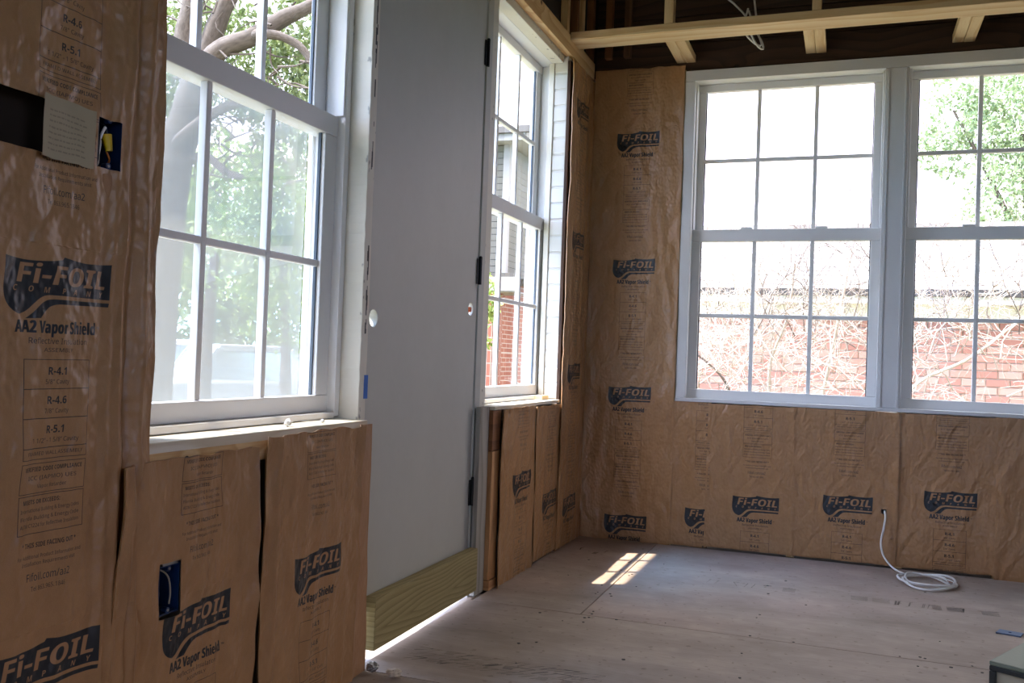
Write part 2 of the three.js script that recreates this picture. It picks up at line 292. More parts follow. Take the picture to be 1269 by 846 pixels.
// ---------------------------------------------------------------- windows
// local axes: x to the window's right as seen from the room, y up, z towards the room; the lower glass lies at z = 0
const DIM = { sashB: 0.728, gB: 0.79, gT: 1.54, railT: 1.60, gT2: 2.315, sashT: 2.352 };
function dbl(name, pos, turn, gw, stile, jamb, screen, front) {
  const w = struct(name, pos); w.rotation.y = turn;
  const lb = (n, b, mat, parent, r) => { const g = new RoundedBoxGeometry(b[1] - b[0], b[3] - b[2], b[5] - b[4], 1, r ?? Math.min(0.003, 0.25 * Math.min(b[1] - b[0], b[3] - b[2], b[5] - b[4]))); metreUV(g, 0); const m = add(n, g, mat, parent); m.position.set((b[0] + b[1]) / 2, (b[2] + b[3]) / 2, (b[4] + b[5]) / 2); return m; };
  const sash = (n, z, y0, gy0, gy1, y1, st) => {
    const s = new THREE.Group(); s.name = n; w.add(s);
    lb('bottom_rail', [-stile, gw + stile, y0, gy0, z - 0.018, z + 0.018], M.vinyl, s); lb('top_rail', [-stile, gw + stile, gy1, y1, z - 0.018, z + 0.018], M.vinyl, s);
    for (const [a, b] of [[-stile, 0], [gw, gw + stile]]) { lb('stile', [a, b, gy0, gy1, z - st, z + st], M.vinyl, s); }
    for (const [a, b] of [[0.0005, 0.005], [gw - 0.005, gw - 0.0005]]) lb('gasket', [a, b, gy0, gy1, z - 0.006, z + 0.004], M.gasket, s);
    const m = 0.019, pw = (gw - 2 * m) / 3, ym = (gy0 + gy1) / 2;
    for (const k of [1, 2]) lb('muntin', [k * pw + (k - 1) * m, k * (pw + m), gy0, gy1, z - 0.011, z + 0.011], M.vinyl, s);
    for (const k of [0, 1, 2]) lb('muntin', [k * (pw + m), k * (pw + m) + pw, ym - m / 2, ym + m / 2, z - 0.010, z + 0.010], M.vinyl, s);
    for (const k of [0, 1, 2]) for (const [a, b] of [[gy0, ym - m / 2], [ym + m / 2, gy1]]) { const p = add('pane', new THREE.PlaneGeometry(pw, b - a), M.glass, s); p.position.set(k * (pw + m) + pw / 2, (a + b) / 2, z); }
    return s;
  };
  sash('lower_sash', 0, DIM.sashB + 0.014, DIM.gB, DIM.gT, DIM.railT, 0.016);
  sash('upper_sash', -0.038, DIM.gT + 0.004, DIM.railT + 0.004, DIM.gT2, DIM.sashT, 0.011);
  const fr = new THREE.Group(); fr.name = 'frame'; w.add(fr);
  const a = stile + jamb, zb = -0.075;
  lb('jamb', [-a, -stile, DIM.sashB, 2.384, zb, front], M.vinyl, fr); lb('jamb', [gw + stile, gw + a, DIM.sashB, 2.384, zb, front], M.vinyl, fr);
  lb('head', [-stile, gw + stile, DIM.sashT, 2.384, zb, front], M.vinyl, fr); lb('sill', [-stile, gw + stile, DIM.sashB - 0.005, DIM.sashB + 0.013, zb, front], M.vinyl, fr);
  for (const x of [-stile, gw + stile - 0.010]) lb('stop', [x, x + 0.010, DIM.railT, DIM.sashT, -0.018, front - 0.002], M.vinyl, fr);
  lb('outer_stop', [-stile, -stile + 0.012, DIM.sashB + 0.013, DIM.sashT, zb, -0.058], M.vinyl, fr); lb('outer_stop', [gw + stile - 0.012, gw + stile, DIM.sashB + 0.013, DIM.sashT, zb, -0.058], M.vinyl, fr);
  if (!turn) for (const k of [0.28, 0.72]) { const l = lb('sash_lock', [gw * k - 0.028, gw * k + 0.028, DIM.railT, DIM.railT + 0.012, -0.012, 0.012], M.vinyl, w); l.userData.label = 'white sash lock'; }
  if (screen) { const s = add('insect_screen', new THREE.PlaneGeometry(gw + 2 * stile, DIM.railT - DIM.sashB - 0.02), M.screen, w); s.position.set(gw / 2, (DIM.railT + DIM.sashB) / 2, -0.085); }
  return w;
}
dbl('window_1', [-0.14, 0, 3.135], Math.PI / 2, 0.745, 0.062, 0.026, true, 0.042);
dbl('window_2', [-0.14, 0, 1.185], Math.PI / 2, 0.745, 0.062, 0.026, false, 0.042);
dbl('window_3', [0.572, 0, -0.072], 0, 0.81, 0.044, 0.012, false, 0.045);
dbl('window_4', [1.578, 0, -0.072], 0, 0.81, 0.044, 0.012, false, 0.045);

// trim round the windows
const trim = struct('trim_1');
box('casing', [0.480, 0.531, 0.745, 2.347, -0.04, 0.006], M.casing, trim); box('mullion_casing', [1.424, 1.530, 0.745, 2.347, -0.06, 0.006], M.casing, trim); box('casing', [2.432, 2.49, 0.745, 2.347, -0.04, 0.006], M.casing, trim);
box('head_casing', [0.480, 2.49, 2.348, 2.402, -0.06, 0.006], M.casing, trim); box('apron', [0.480, 2.49, 0.727, 0.7445, -0.06, 0.014], M.casing, trim);
box('bead', [1.436, 1.444, 0.746, 2.346, 0.006, 0.010], M.casing, trim); box('bead', [1.512, 1.520, 0.746, 2.346, 0.006, 0.010], M.casing, trim);
const trim2 = struct('trim_2');
box('outer_sill', [-0.27, -0.2155, 0.69, 0.722, 0.05, 1.29], M.concrete, trim2); box('outer_sill', [-0.27, -0.2155, 0.69, 0.722, 2.20, 3.2], M.concrete, trim2);
box('brick_mould', [-0.112, -0.086, 0.722, TOP, 0.398, 0.424], M.oldPaint, trim2);
box('outer_jamb', [-0.25, -0.2155, 0.722, TOP, 1.25, 1.33], M.vinyl, trim2); box('outer_jamb', [-0.25, -0.2155, 0.722, TOP, 2.14, 2.20], M.vinyl, trim2);
// the two posts beside the door
function wobbly(name, x0, x1, y0, y1, z0, z1, mat, parent, amp, seed, both = true) {
  const s = new THREE.Shape(), N = 60, pts = [];
  for (let i = 0; i <= N; i++) pts.push([z1 + amp * noise(i * 0.9, seed) + amp * 0.7 * noise(i * 3.1, seed), lerp(y0, y1, i / N)]);
  for (let i = N; i >= 0; i--) pts.push([z0 + (both ? amp * noise(i * 0.8, seed + 4) : 0), lerp(y0, y1, i / N)]);
  s.setFromPoints(pts.map(([z, y]) => new THREE.Vector2(-z, y)));
  const g = new THREE.ExtrudeGeometry(s, { depth: x1 - x0, bevelEnabled: true, bevelSize: 0.0015, bevelThickness: 0.0015, bevelSegments: 1, curveSegments: 4 });
  g.rotateY(Math.PI / 2); g.translate(x0, 0, 0);
  metreUV(g, 1, seed * 0.3, 0);
  return add(name, g, mat, parent);
}
const trim3 = struct('trim_3');
wobbly('window_jamb', -0.20, -0.036, 0.70, TOP, 2.276, 2.299, M.oldPaint, trim3, 0.003, 3);
box('shim', [-0.2, -0.052, 0.70, TOP, 2.2668, 2.2757], M.oldWood, trim3, { r: 0 });
wobbly('door_jamb', -0.20, -0.042, -0.02, TOP, 2.252, 2.2665, M.oldPaint, trim3, 0.003, 5);
box('door_jamb', [-0.20, -0.045, -0.02, TOP, 1.336, 1.3885], M.doorPaint, trim3); box('window_jamb', [-0.20, -0.050, 0.70, TOP, 1.27, 1.334], M.oldPaint, trim3);
{ const R = rng(63); for (let i = 0; i < 34; i++) { const y = i < 16 ? 1.45 + R() * 0.55 : 0.95 + R() * 0.28, h = 0.01 + R() * 0.05, z = 2.272 + R() * 0.005; box('paint_chip', [-0.0365, -0.0342, y, y + h, z, z + 0.003 + R() * 0.005], M.black, trim3); } }
box('head_jamb', [-0.20, -0.045, 2.345, TOP, 1.3895, 2.2515], M.oldPaint, trim3);
box('head_jamb', [-0.098, -0.04, 2.352, TOP, 0.425, 1.27], M.oldPaint, trim3); box('head_jamb', [-0.098, -0.04, 2.352, TOP, 2.301, 3.2], M.oldPaint, trim3);
//@@DOOR
const door = struct('door_1', [0, 0, 0]);
{
  const s = new THREE.Shape([[-2.2475, 0.16], [-1.3925, 0.045], [-1.3925, 2.338], [-2.2475, 2.338]].map((p) => new THREE.Vector2(...p)));
  for (const [z, y, r] of [[2.2005, 1.021, 0.0275], [1.447, 1.094, 0.0255]]) { const h = new THREE.Path(); h.absarc(-z, y, r, 0, Math.PI * 2, true); s.holes.push(h); }
  const g = new THREE.ExtrudeGeometry(s, { depth: 0.029, bevelEnabled: true, bevelSize: 0.0015, bevelThickness: 0.0015, bevelSegments: 1, curveSegments: 28 });
  g.rotateY(Math.PI / 2); g.translate(-0.0815, 0, 0); metreUV(g, 1);
  add('slab', g, M.doorPaint, door);
  for (const y of [2.085, 1.242, 0.395]) {
    const h = new THREE.Group(); h.name = 'hinge'; h.position.set(-0.05, y, 1.3905); door.add(h); h.userData.label = 'black door hinge';
    add('leaf', new RoundedBoxGeometry(0.004, 0.098, 0.020, 1, 0.0015), M.blackHinge, h).position.set(0.003, 0, 0.008);
    const k = add('knuckle', new THREE.CylinderGeometry(0.0065, 0.0065, 0.100, 12), M.blackHinge, h); k.position.set(0.008, 0, -0.002);
    add('pin', new THREE.SphereGeometry(0.007, 10, 8), M.blackHinge, h).position.set(0.008, 0.053, -0.002);
  }
  const q = add('latch_bore_plug', new THREE.CylinderGeometry(0.010, 0.010, 0.020, 16), std({ color: 0xc4571f, roughness: 0.6 }), door); q.rotation.z = Math.PI / 2; q.position.set(-0.061, 1.092, 1.449); q.userData.label = 'orange plug inside the bore';
}
tag(box('masking_tape', [-0.0412, -0.0402, 0.780, 0.850, 2.240, 2.2645], M.blueTape), 'small strip of blue masking tape on the white door edge', 'tape');
//@@TIMBER
// ---------------------------------------------------------------- timber
tag(box('kick_board', [-0.044, -0.008, 0.026, 0.186, 1.391, 2.198], M.treated), 'greenish pressure-treated board with strong grain laid across the foot of the white door', 'board');
tag(box('jamb_board', [-0.038, -0.018, 0.0, 0.722, 1.296, 1.3895], M.greyWood, scene, { grain: 1 }), 'weathered grey upright board between the white door and the orange stud', 'board');
tag(box('stud_block', [-0.038, -0.003, 0.548, 0.706, 1.205, 1.292], M.pineBrown, scene, { grain: 2 }), 'short dark brown block on top of the orange stud', 'wood block');
tag(box('furring_stud', [-0.038, -0.004, 0.04, 0.545, 1.205, 1.284], M.pineOrange, scene, { grain: 1 }), 'upright orange stud showing at the open end of the low papered wall', 'stud');
tag(box('wood_offcut', [-0.038, 0.001, 0.0, 0.038, 1.205, 1.286], M.pineOrange, scene, { grain: 2 }), 'little wood block under the foot of the orange stud', 'wood block');
tag(box('sill_plank', [-0.1, -0.001, 0.684, 0.7215, 2.302, 3.199], M.dustyPine), 'pale plank forming the dusty sunlit sill of the big window by the door', 'sill plank');
tag(box('sill_plank', [-0.1, 0.0, 0.7065, 0.7215, 0.425, 1.285], M.dustyPine), 'pale plank forming the sill of the window between the door and the room corner', 'sill plank');
tag(box('wood_offcut', [-0.088, -0.052, 0.7215, 0.741, 0.438, 0.535], M.pinePale), 'small pale wood offcut lying on the sill beside the painted bricks', 'wood offcut');
{
  const p = tag(box('sill_rail', [-0.034, 0.001, 0.655, 0.7, 2.42, 3.196], M.pine), 'yellow pine rail showing between the sill and the top edge of the papered panel', 'rail');
  const sc = tag(base('screw', [0.0015, 0.682, 3.081], 'black screw head in the yellow pine rail', 'screw'), 'black screw head in the yellow pine rail', 'screw');
  const hd = add('head', new THREE.CylinderGeometry(0.0065, 0.004, 0.004, 14), M.black, sc); hd.rotation.z = -Math.PI / 2; hd.position.x = 0.0015;
  const sk = add('shank', new THREE.CylinderGeometry(0.002, 0.001, 0.03, 8), M.black, sc); sk.rotation.z = -Math.PI / 2; sk.position.x = -0.012;
}
for (const [z0, z1] of [[0.05, 0.09], [0.39, 0.43]]) box('furring_strip', [-0.017, -0.0005, 0.72, 2.36, z0, z1], M.oldWood, wallL, { grain: 1 });
for (const z of [0.03, 0.40, 0.79]) box('furring_strip', [-0.038, -0.0005, 0.0, 0.70, z, z + 0.04], M.oldWood, wallL, { grain: 1 });
for (const z of [2.31, 2.82, 3.26, 3.62, 4.02]) box('furring_strip', [-0.038, -0.0005, 0.0, z > 3.2 ? 2.38 : 0.68, z, z + 0.038], M.oldWood, wallL, { grain: 1 });
for (const x of [0.02, 0.475, 1.04, 1.52, 1.93]) box('furring_strip', [x, x + (x === 0.475 ? 0.0045 : 0.038), 0.0, x > 0.5 ? 0.725 : 2.41, -0.038, -0.0005], M.pinePale, wallF, { grain: 1 });
tag(box('top_plate', [-0.038, -0.0005, 2.388, 2.476, 0.0, 8], M.pine), 'long pine plate running over the left-hand windows and the door', 'plate');
tag(box('cross_beam', [0.0, 4.19, 2.45, 2.488, 0.313, 0.455], M.pinePale), 'long pale pine beam laid flat across the room above the far windows', 'beam');
[[0.430, 'stubby double block from beam to wall above the paper, nearest the room corner'], [1.060, 'stubby double block from beam to wall above the six-pane pair, second from the corner'], [1.708, 'stubby double block from beam to wall over the far window, third from the corner']].forEach(([x, l]) => {
  const b = tag(base('nailing_block', [x, 2.45, 0.0], l, 'wood block'), l, 'wood block');
  box('ply', [x, x + 0.046, 2.451, 2.489, -0.015, 0.3125], M.pinePale, b, { grain: 2 }); box('ply', [x + 0.0475, x + 0.0945, 2.450, 2.488, -0.015, 0.3125], M.pinePale, b, { grain: 2 });
});
[[0.449, 0.492, 'upright stud standing on the cross beam above the first block'], [1.103, 1.143, 'upright stud standing on the cross beam above the second block'], [1.745, 1.785, 'upright stud standing on the cross beam above the third block']].forEach(([a, b, l]) => tag(box('hanger_stud', [a, b, 2.489, 3.115, 0.40, 0.454], M.pinePale, scene, { grain: 1 }), l, 'stud'));
[[0.215, 0.262, 'pale upright stud on the top plate just left of the cross beam end', M.pine], [0.315, 0.35, 'darker upright stud on the top plate beside the pale one', M.pineBrown], [0.47, 0.51, 'upright stud on the top plate over the window near the corner', M.pine], [0.93, 0.97, 'upright stud on the top plate over the window beside the door', M.pine], [0.02, 0.06, 'upright stud on the top plate deep in the room corner', M.pineBrown]].forEach(([a, b, l, m]) => tag(box('cripple_stud', [-0.037, -0.001, 2.4765, 3.115, a, b], m, scene, { grain: 1 }), l, 'stud'));
[[0.06, 0.095], [0.16, 0.195]].forEach(([a, b], i) => tag(box('corner_stud', [a, b, 2.489, 3.115, 0.001, 0.04], i ? M.oldWoodLight : M.pineBrown, scene, { grain: 1 }), i ? 'dark old stud against the boards above the corner paper, second from the corner' : 'brown stud against the boards above the corner paper, closest to the corner', 'stud'));
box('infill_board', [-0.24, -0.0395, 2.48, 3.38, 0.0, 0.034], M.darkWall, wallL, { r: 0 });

//@@PAPER
// ---------------------------------------------------------------- insulation paper: left wall
const T_HOLE = [3.440, 3.640, 1.232, 1.328];
paper('tall papered panel beside the big window, dark tear and whitish flap in it', 'L', 3.202, 3.645, 0.0, 2.38, { center: 3.434, top: 1.062, seed: 2, amp: 0.75, lift0: 0.002, lift1: 0.003, off: 0.005, fold: [[3.262, -0.012, 0.006, 0.006], [3.236, 0.012, 0.010, 0.006], [3.292, 0.013, 0.012, 0.006], [3.322, 0.010, 0.008]], hole: [T_HOLE, [3.318, 3.366, 1.238, 1.326]], du: 0.009, dy: 0.018 });
paper('papered panel running out of view beyond the torn one', 'L', 3.640, 4.10, 0.0, 2.38, { center: 3.87, top: 0.9, seed: 9 });
paper('papered panel further back along the window wall', 'L', 4.10, 4.56, 0.0, 2.38, { center: 4.33, top: 0.8, seed: 10 });
paper('low papered panel under the big window with a blue box cut into it', 'L', 2.845, 3.296, 0.0, 0.688, { center: 3.040, top: 0.383, seed: 4, amp: 0.9, lift0: 0.014, lift1: 0.026, ragged: 0.005, off: 0.008, skew0: 0.012, fold: [[3.262, 0.006, 0.007], [3.235, -0.004, 0.008]], hole: [[3.098, 3.160, 0.372, 0.474]], du: 0.009, dy: 0.016 });
const p2 = paper('low papered panel under the big window, ending against the white door', 'L', 2.376, 2.808, 0.0, 0.712, { center: 2.568, top: 0.402, seed: 6, amp: 0.65, lift0: 0.012, lift1: 0.002, ragged: 0.007, off: 0.006, skew0: -0.02, fold: [[2.76, 0.006, 0.012]], du: 0.009, dy: 0.016 });
{ const f = add('edge_flap', paperGeo('L', 2.287, 2.366, 0.0, 0.712, { center: 9.0, top: 0.35, seed: 16, amp: 0.3, lift0: 0.001, lift1: 0.006, off: 0.003, skew0: 0.01 }), M.paperPlain, p2); f.userData.label = 'plain paper strip folded over the wall end'; }
paper('low papered panel beside the orange stud end', 'L', 0.806, 1.232, 0.0, 0.708, { center: 0.968, top: 0.437, seed: 11, amp: 0.5, lift0: 0.003, lift1: 0.008, off: 0.004, skew0: 0.01 });
paper('low papered panel in the middle under the window by the corner', 'L', 0.412, 0.80, 0.012, 0.702, { center: 0.562, top: 0.306, seed: 12, amp: 0.45, lift0: 0.003, lift1: 0.004, skew0: -0.008 });
paper('tall narrow papered panel between the painted bricks and the room corner', 'L', 0.006, 0.446, 0.0, 2.372, { center: 0.225, top: 1.556, seed: 13, amp: 0.45, lift0: 0.001, lift1: 0.012, off: 0.001 });
// far wall
paper('tall papered panel in the room corner left of the twin windows', 'F', 0.008, 0.478, 0.0, 2.432, { center: 0.247, top: 1.448, seed: 21, amp: 0.55, lift0: 0.008, lift1: 0.003, off: 0.002 });
paper('narrow papered strip whose printed badge is cut in half', 'F', 0.470, 0.664, 0.006, 0.728, { center: 0.660, top: 0.203, seed: 22, amp: 0.45, off: 0.001 });
paper('papered panel under the pair of windows, with its badge below the first window', 'F', 0.648, 1.066, 0.013, 0.722, { center: 0.892, top: 0.283, seed: 23, amp: 0.4, off: 0.004 });
paper('papered panel under the mullion, left of the white cable', 'F', 1.058, 1.532, 0.013, 0.724, { center: 1.314, top: 0.323, seed: 24, amp: 0.4, off: 0.006, hole: [[1.464, 1.490, 0.25, 0.278]] });
paper('papered panel behind the coil of white cable', 'F', 1.522, 1.947, 0.013, 0.722, { center: 1.754, top: 0.379, seed: 25, amp: 0.4, off: 0.004, skew0: -0.01 });
paper('plain papered panel at the very end of the window row', 'F', 1.938, 2.40, -0.0, 0.724, { center: 2.18, top: 0.30, seed: 26, amp: 0.4, off: 0.007 });
paper('papered panel under the window row, out past the last one', 'F', 2.39, 2.86, 0.0, 0.724, { center: 2.62, top: 0.33, seed: 27, amp: 0.4, off: 0.004 });
// tear in the tall panel: the dark cavity behind and the flap that hangs from it
tag(box('cavity_board', [-0.037, -0.030, 1.215, 1.345, 3.42, 3.66], M.darkWall), 'black board seen through the slot torn in the tall papered panel', 'board');
{
  const g = new THREE.PlaneGeometry(0.122, 0.104, 14, 10), p = g.attributes.position;
  for (let i = 0; i < p.count; i++) { const x = p.getX(i), y = p.getY(i); p.setZ(i, 0.0045 + 0.0035 * noise(x * 22, y * 14, 5) + 0.010 * Math.max(0, -x / 0.061) ** 2); p.setY(i, y + 0.004 * noise(x * 30, 3, y > 0 ? 1 : 4)); }
  g.computeVertexNormals();
  const c = document.createElement('canvas'); c.width = 320; c.height = 272; const k = c.getContext('2d');
  k.fillStyle = 'rgb(168,155,126)'; k.fillRect(0, 0, 320, 272); k.fillStyle = 'rgba(96,86,70,0.4)'; const R = rng(5);
  for (let r = 0; r < 8; r++) for (let x = 40; x < 250;) { const w = 6 + R() * 22; k.fillRect(x, 60 + r * 24, w, 7); x += w + 6; }
  const t = new THREE.CanvasTexture(c); t.colorSpace = THREE.SRGBColorSpace;
  const f = tag(add('paper_flap', g, std({ map: t, roughness: 0.6, side: THREE.DoubleSide })), 'whitish flap of backing paper folded out beside the black slot', 'paper flap');
  f.rotation.y = Math.PI / 2; f.position.set(0.016, 1.279, 3.440);
}

//@@SMALL
// ---------------------------------------------------------------- electrical boxes
function electricBox(y, z, h, w, label) {
  const b = base('electrical_box', [0, y, z], label, 'electrical box'), t = 0.003, d = 0.055, x1 = 0.014;
  const bb = (n, x0, xe, y0, y1, z0, z1, m = M.blueBox) => { const q = add(n, new RoundedBoxGeometry(xe - x0, y1 - y0, z1 - z0, 1, 0.001), m, b); q.position.set((x0 + xe) / 2, (y0 + y1) / 2, (z0 + z1) / 2); return q; };
  const shell = mergeGeometries([[x1 - d, x1, h / 2 - t, h / 2, -w / 2, w / 2], [x1 - d, x1, -h / 2, -h / 2 + t, -w / 2, w / 2], [x1 - d, x1, -h / 2, h / 2, -w / 2, -w / 2 + t], [x1 - d, x1, -h / 2, h / 2, w / 2 - t, w / 2]].map(([a, c, e, f, g2, i]) => new RoundedBoxGeometry(c - a, f - e, i - g2, 1, 0.0008).translate((a + c) / 2, (e + f) / 2, (g2 + i) / 2)));
  add('shell', shell, M.blueBox, b);
  bb('back', x1 - d, x1 - d + t, -h / 2 + t, h / 2 - t, -w / 2 + t, w / 2 - t, M.black);
  for (const s of [-1, 1]) { const e = add('screw_ear', new THREE.CylinderGeometry(0.006, 0.006, 0.012, 12), M.blueBox, b); e.rotation.z = Math.PI / 2; e.position.set(x1 - 0.006, s * (h / 2 - 0.008), 0.002); const sc = add('screw', new THREE.CylinderGeometry(0.0028, 0.0028, 0.0125, 10), M.steel, e); sc.position.y = -0.001; }
  bb('nail_bracket', x1 - 0.003, x1, h / 2 - 0.002, h / 2 + 0.008, -w * 0.42, w * 0.34, M.steel);
  return b;
}
{
  const a = electricBox(1.283, 3.338, 0.100, 0.060, 'blue wall box with a yellow wire connector, high in the tall panel');
  const wn = add('wire_nut', new THREE.CylinderGeometry(0.0065, 0.0105, 0.030, 10), M.wireNut, a); wn.position.set(0.004, 0.002, -0.004); wn.rotation.set(0.15, 0, Math.PI + 0.15); wn.userData.label = 'yellow twist-on connector';
  add('wire', tube([[0.004, 0.016, -0.003], [0.0, 0.034, 0.004], [-0.02, 0.03, 0.014], [-0.034, 0.01, 0.01]], 0.0022), M.wireBlack, a);
  add('wire', tube([[-0.03, -0.03, 0.004], [-0.004, -0.04, 0.010], [0.006, -0.024, 0.018], [0.004, 0.004, 0.014], [-0.02, 0.02, 0.012]], 0.002), M.wireWhite, a);
  add('wire', tube([[-0.03, -0.036, 0.012], [0.0, -0.036, 0.016], [0.008, -0.012, 0.021], [0.006, 0.012, 0.018]], 0.002), M.wireBlack, a);
  add('wire', tube([[0.006, 0.006, 0.016], [0.009, 0.018, 0.014], [0.011, 0.028, 0.010]], 0.0028, 16), M.wireWhite, a);
  add('wire', tube([[0.0, -0.012, -0.006], [0.002, -0.03, -0.012], [-0.03, -0.042, -0.012]], 0.002), M.copper, a);
  const bx = electricBox(0.423, 3.129, 0.100, 0.062, 'blue wall box with one pale wire, low in the panel under the window');
  add('wire', tube([[-0.028, 0.035, 0.014], [0.0, 0.038, 0.010], [0.006, 0.024, -0.004], [0.007, -0.01, -0.012], [0.004, -0.034, -0.013]], 0.0018), M.wireGrey, bx);
  add('wire', tube([[-0.03, -0.034, 0.016], [-0.002, -0.026, 0.02], [0.003, -0.006, 0.018], [-0.02, 0.012, 0.01]], 0.002), M.wireBlack, bx);
}
// paper scrap under the upper box
{
  const g = new THREE.BufferGeometry(), P = [[0.010, 1.236, 3.366], [0.012, 1.234, 3.312], [0.020, 1.218, 3.348], [0.016, 1.205, 3.322], [0.012, 1.168, 3.336], [0.012, 1.20, 3.362]];
  g.setAttribute('position', new THREE.Float32BufferAttribute(P.flat(), 3)); g.setAttribute('uv', new THREE.Float32BufferAttribute(P.map((p) => [p[2], p[1]]).flat(), 2)); g.setIndex([0, 2, 1, 1, 2, 3, 2, 4, 3, 0, 5, 2, 5, 4, 2]); g.computeVertexNormals();
  tag(add('torn_flap', g, M.paperPlain), 'small torn flap of brown paper hanging under the upper blue box', 'paper flap');
}
// ---------------------------------------------------------------- cables
{
  const P = [[1.476, 0.262, -0.02], [1.476, 0.259, 0.006], [1.480, 0.245, 0.022], [1.474, 0.19, 0.034], [1.463, 0.12, 0.045], [1.475, 0.065, 0.055], [1.515, 0.022, 0.10], [1.570, 0.008, 0.16]];
  const cx = 1.640, cz = 0.27;
  for (let i = 0; i <= 46; i++) { const t = i / 46 * Math.PI * 2 * 3.4 - 2.2, k = i / 46, r = 1 + 0.2 * Math.sin(k * 11) - 0.12 * k; P.push([cx + 0.02 * Math.sin(i * 0.7) + 0.108 * r * Math.cos(t), 0.0065 + 0.020 * k + 0.004 * Math.sin(i * 1.3), cz + 0.125 * r * Math.sin(t)]); }
  const g = tube(P, 0.0046, 420, 7); 
  const c = base('cable', [1.476, 0.0, 0.0], 'white cable coming out of the papered wall and coiled on the plywood', 'cable');
  const a = add('coil', g, M.wireWhite, c); a.position.set(-1.476, 0, 0);
  const e = add('bare_end', new THREE.CylinderGeometry(0.0016, 0.0016, 0.022, 8), M.copper, c), last = P[P.length - 1]; e.rotation.z = 1.35; e.position.set(last[0] - 1.476 + 0.008, last[1] + 0.001, last[2]);
}
tag(add('hanging_cable', mergeGeometries([tube([[0.60, 3.0, 0.12], [0.66, 2.74, 0.15], [0.735, 2.655, 0.17], [0.79, 2.585, 0.19], [0.815, 2.50, 0.21], [0.855, 2.428, 0.21], [0.874, 2.418, 0.2], [0.872, 2.445, 0.19], [0.83, 2.53, 0.19], [0.80, 2.62, 0.17]], 0.0048, 90, 7), tube([[0.80, 2.62, 0.20], [0.785, 2.515, 0.215], [0.84, 2.445, 0.205], [0.866, 2.437, 0.2], [0.85, 2.50, 0.19], [0.82, 2.7, 0.16]], 0.0048, 60, 7)])), 'white cable looping down from the dark ceiling behind the beam', 'cable').material = M.wireWhite;
// ---------------------------------------------------------------- things on the floor
{
  const s = new THREE.Shape([[-0.042, -0.022], [0.034, -0.030], [0.044, 0.020], [-0.030, 0.030]].map((p) => new THREE.Vector2(...p))), h = new THREE.Path(); h.absarc(0.002, 0.0, 0.007, 0, Math.PI * 2, true); s.holes.push(h);
  const g = new THREE.ExtrudeGeometry(s, { depth: 0.003, bevelEnabled: true, bevelSize: 0.001, bevelThickness: 0.001, bevelSegments: 1 }); g.rotateX(-Math.PI / 2);
  const p = tag(add('metal_plate', g, std({ color: 0x5f7391, roughness: 0.5, metalness: 0.35 })), 'small blue-grey plate with a hole lying flat on the plywood', 'metal plate'); p.position.set(1.862, 0.001, 0.952); p.rotation.y = -0.12;
}
{
  const c = base('tool_case', [1.675, 0, 1.868], 'greenish case with a dark rim just entering the picture on the plywood', 'case');
  c.rotation.y = 1.102;
  const L = 0.40, W = 0.34, H = 0.15, mt = std({ color: 0x77806f, roughness: 0.55, bumpMap: fineBump, bumpScale: 0.001 }), md = std({ color: 0x2b3030, roughness: 0.5 }), ml = std({ color: 0xb3ad97, roughness: 0.6 });
  const q = (n, x0, x1, y0, y1, z0, z1, m) => { const o = add(n, new RoundedBoxGeometry(x1 - x0, y1 - y0, z1 - z0, 2, 0.003), m, c); o.position.set((x0 + x1) / 2, (y0 + y1) / 2, (z0 + z1) / 2); return o; };
  q('lid', 0, L, H - 0.012, H, 0, W, mt); q('body', 0.012, L - 0.012, 0.0, H - 0.012, 0.012, W - 0.012, ml);
  q('rim', 0, L, H - 0.026, H - 0.0125, 0, W, md); q('corner_post', 0, 0.016, 0, H - 0.027, 0, 0.016, md); q('corner_post', 0, 0.016, 0, H - 0.027, W - 0.016, W, md); q('corner_post', L - 0.016, L, 0, H - 0.027, 0, 0.016, md); q('corner_post', L - 0.016, L, 0, H - 0.027, W - 0.016, W, md); 
}
function lump(name, r, pos, mat, seed, sq = 0.6) {
  const g = new THREE.IcosahedronGeometry(r, 3), p = g.attributes.position;
  for (let i = 0; i < p.count; i++) { const v = V(p.getX(i), p.getY(i), p.getZ(i)), k = 1 + 0.55 * noise(v.x / r * 1.6 + seed, v.y / r * 1.6, v.z / r * 1.6); p.setXYZ(i, v.x * k, v.y * k * sq, v.z * k); }
  g.computeVertexNormals(); g.computeBoundingBox(); g.translate(0, -g.boundingBox.min.y, 0);
  const m = add(name, g, mat); m.position.set(...pos); return m;
}
tag(lump('debris_lump', 0.016, [0.040, 0.0005, 2.295], M.steel, 3, 0.8), 'small greyish lump of debris close to the papered wall end', 'debris');
tag(lump('debris_lump', 0.020, [0.112, 0.0005, 2.30], std({ color: 0xcfc3b2, roughness: 0.9 }), 8, 0.5), 'whitish crumb of debris on the plywood next to the greyish lump', 'debris');
tag(lump('plaster_crumb', 0.010, [-0.035, 0.722, 2.655], M.whiteBrick, 4, 0.9), 'plaster crumb on the sunlit sill near its middle', 'debris');
tag(lump('plaster_crumb', 0.006, [-0.03, 0.722, 2.50], M.whiteBrick, 14, 0.8), 'tiny plaster crumb on the sunlit sill towards the door', 'debris');
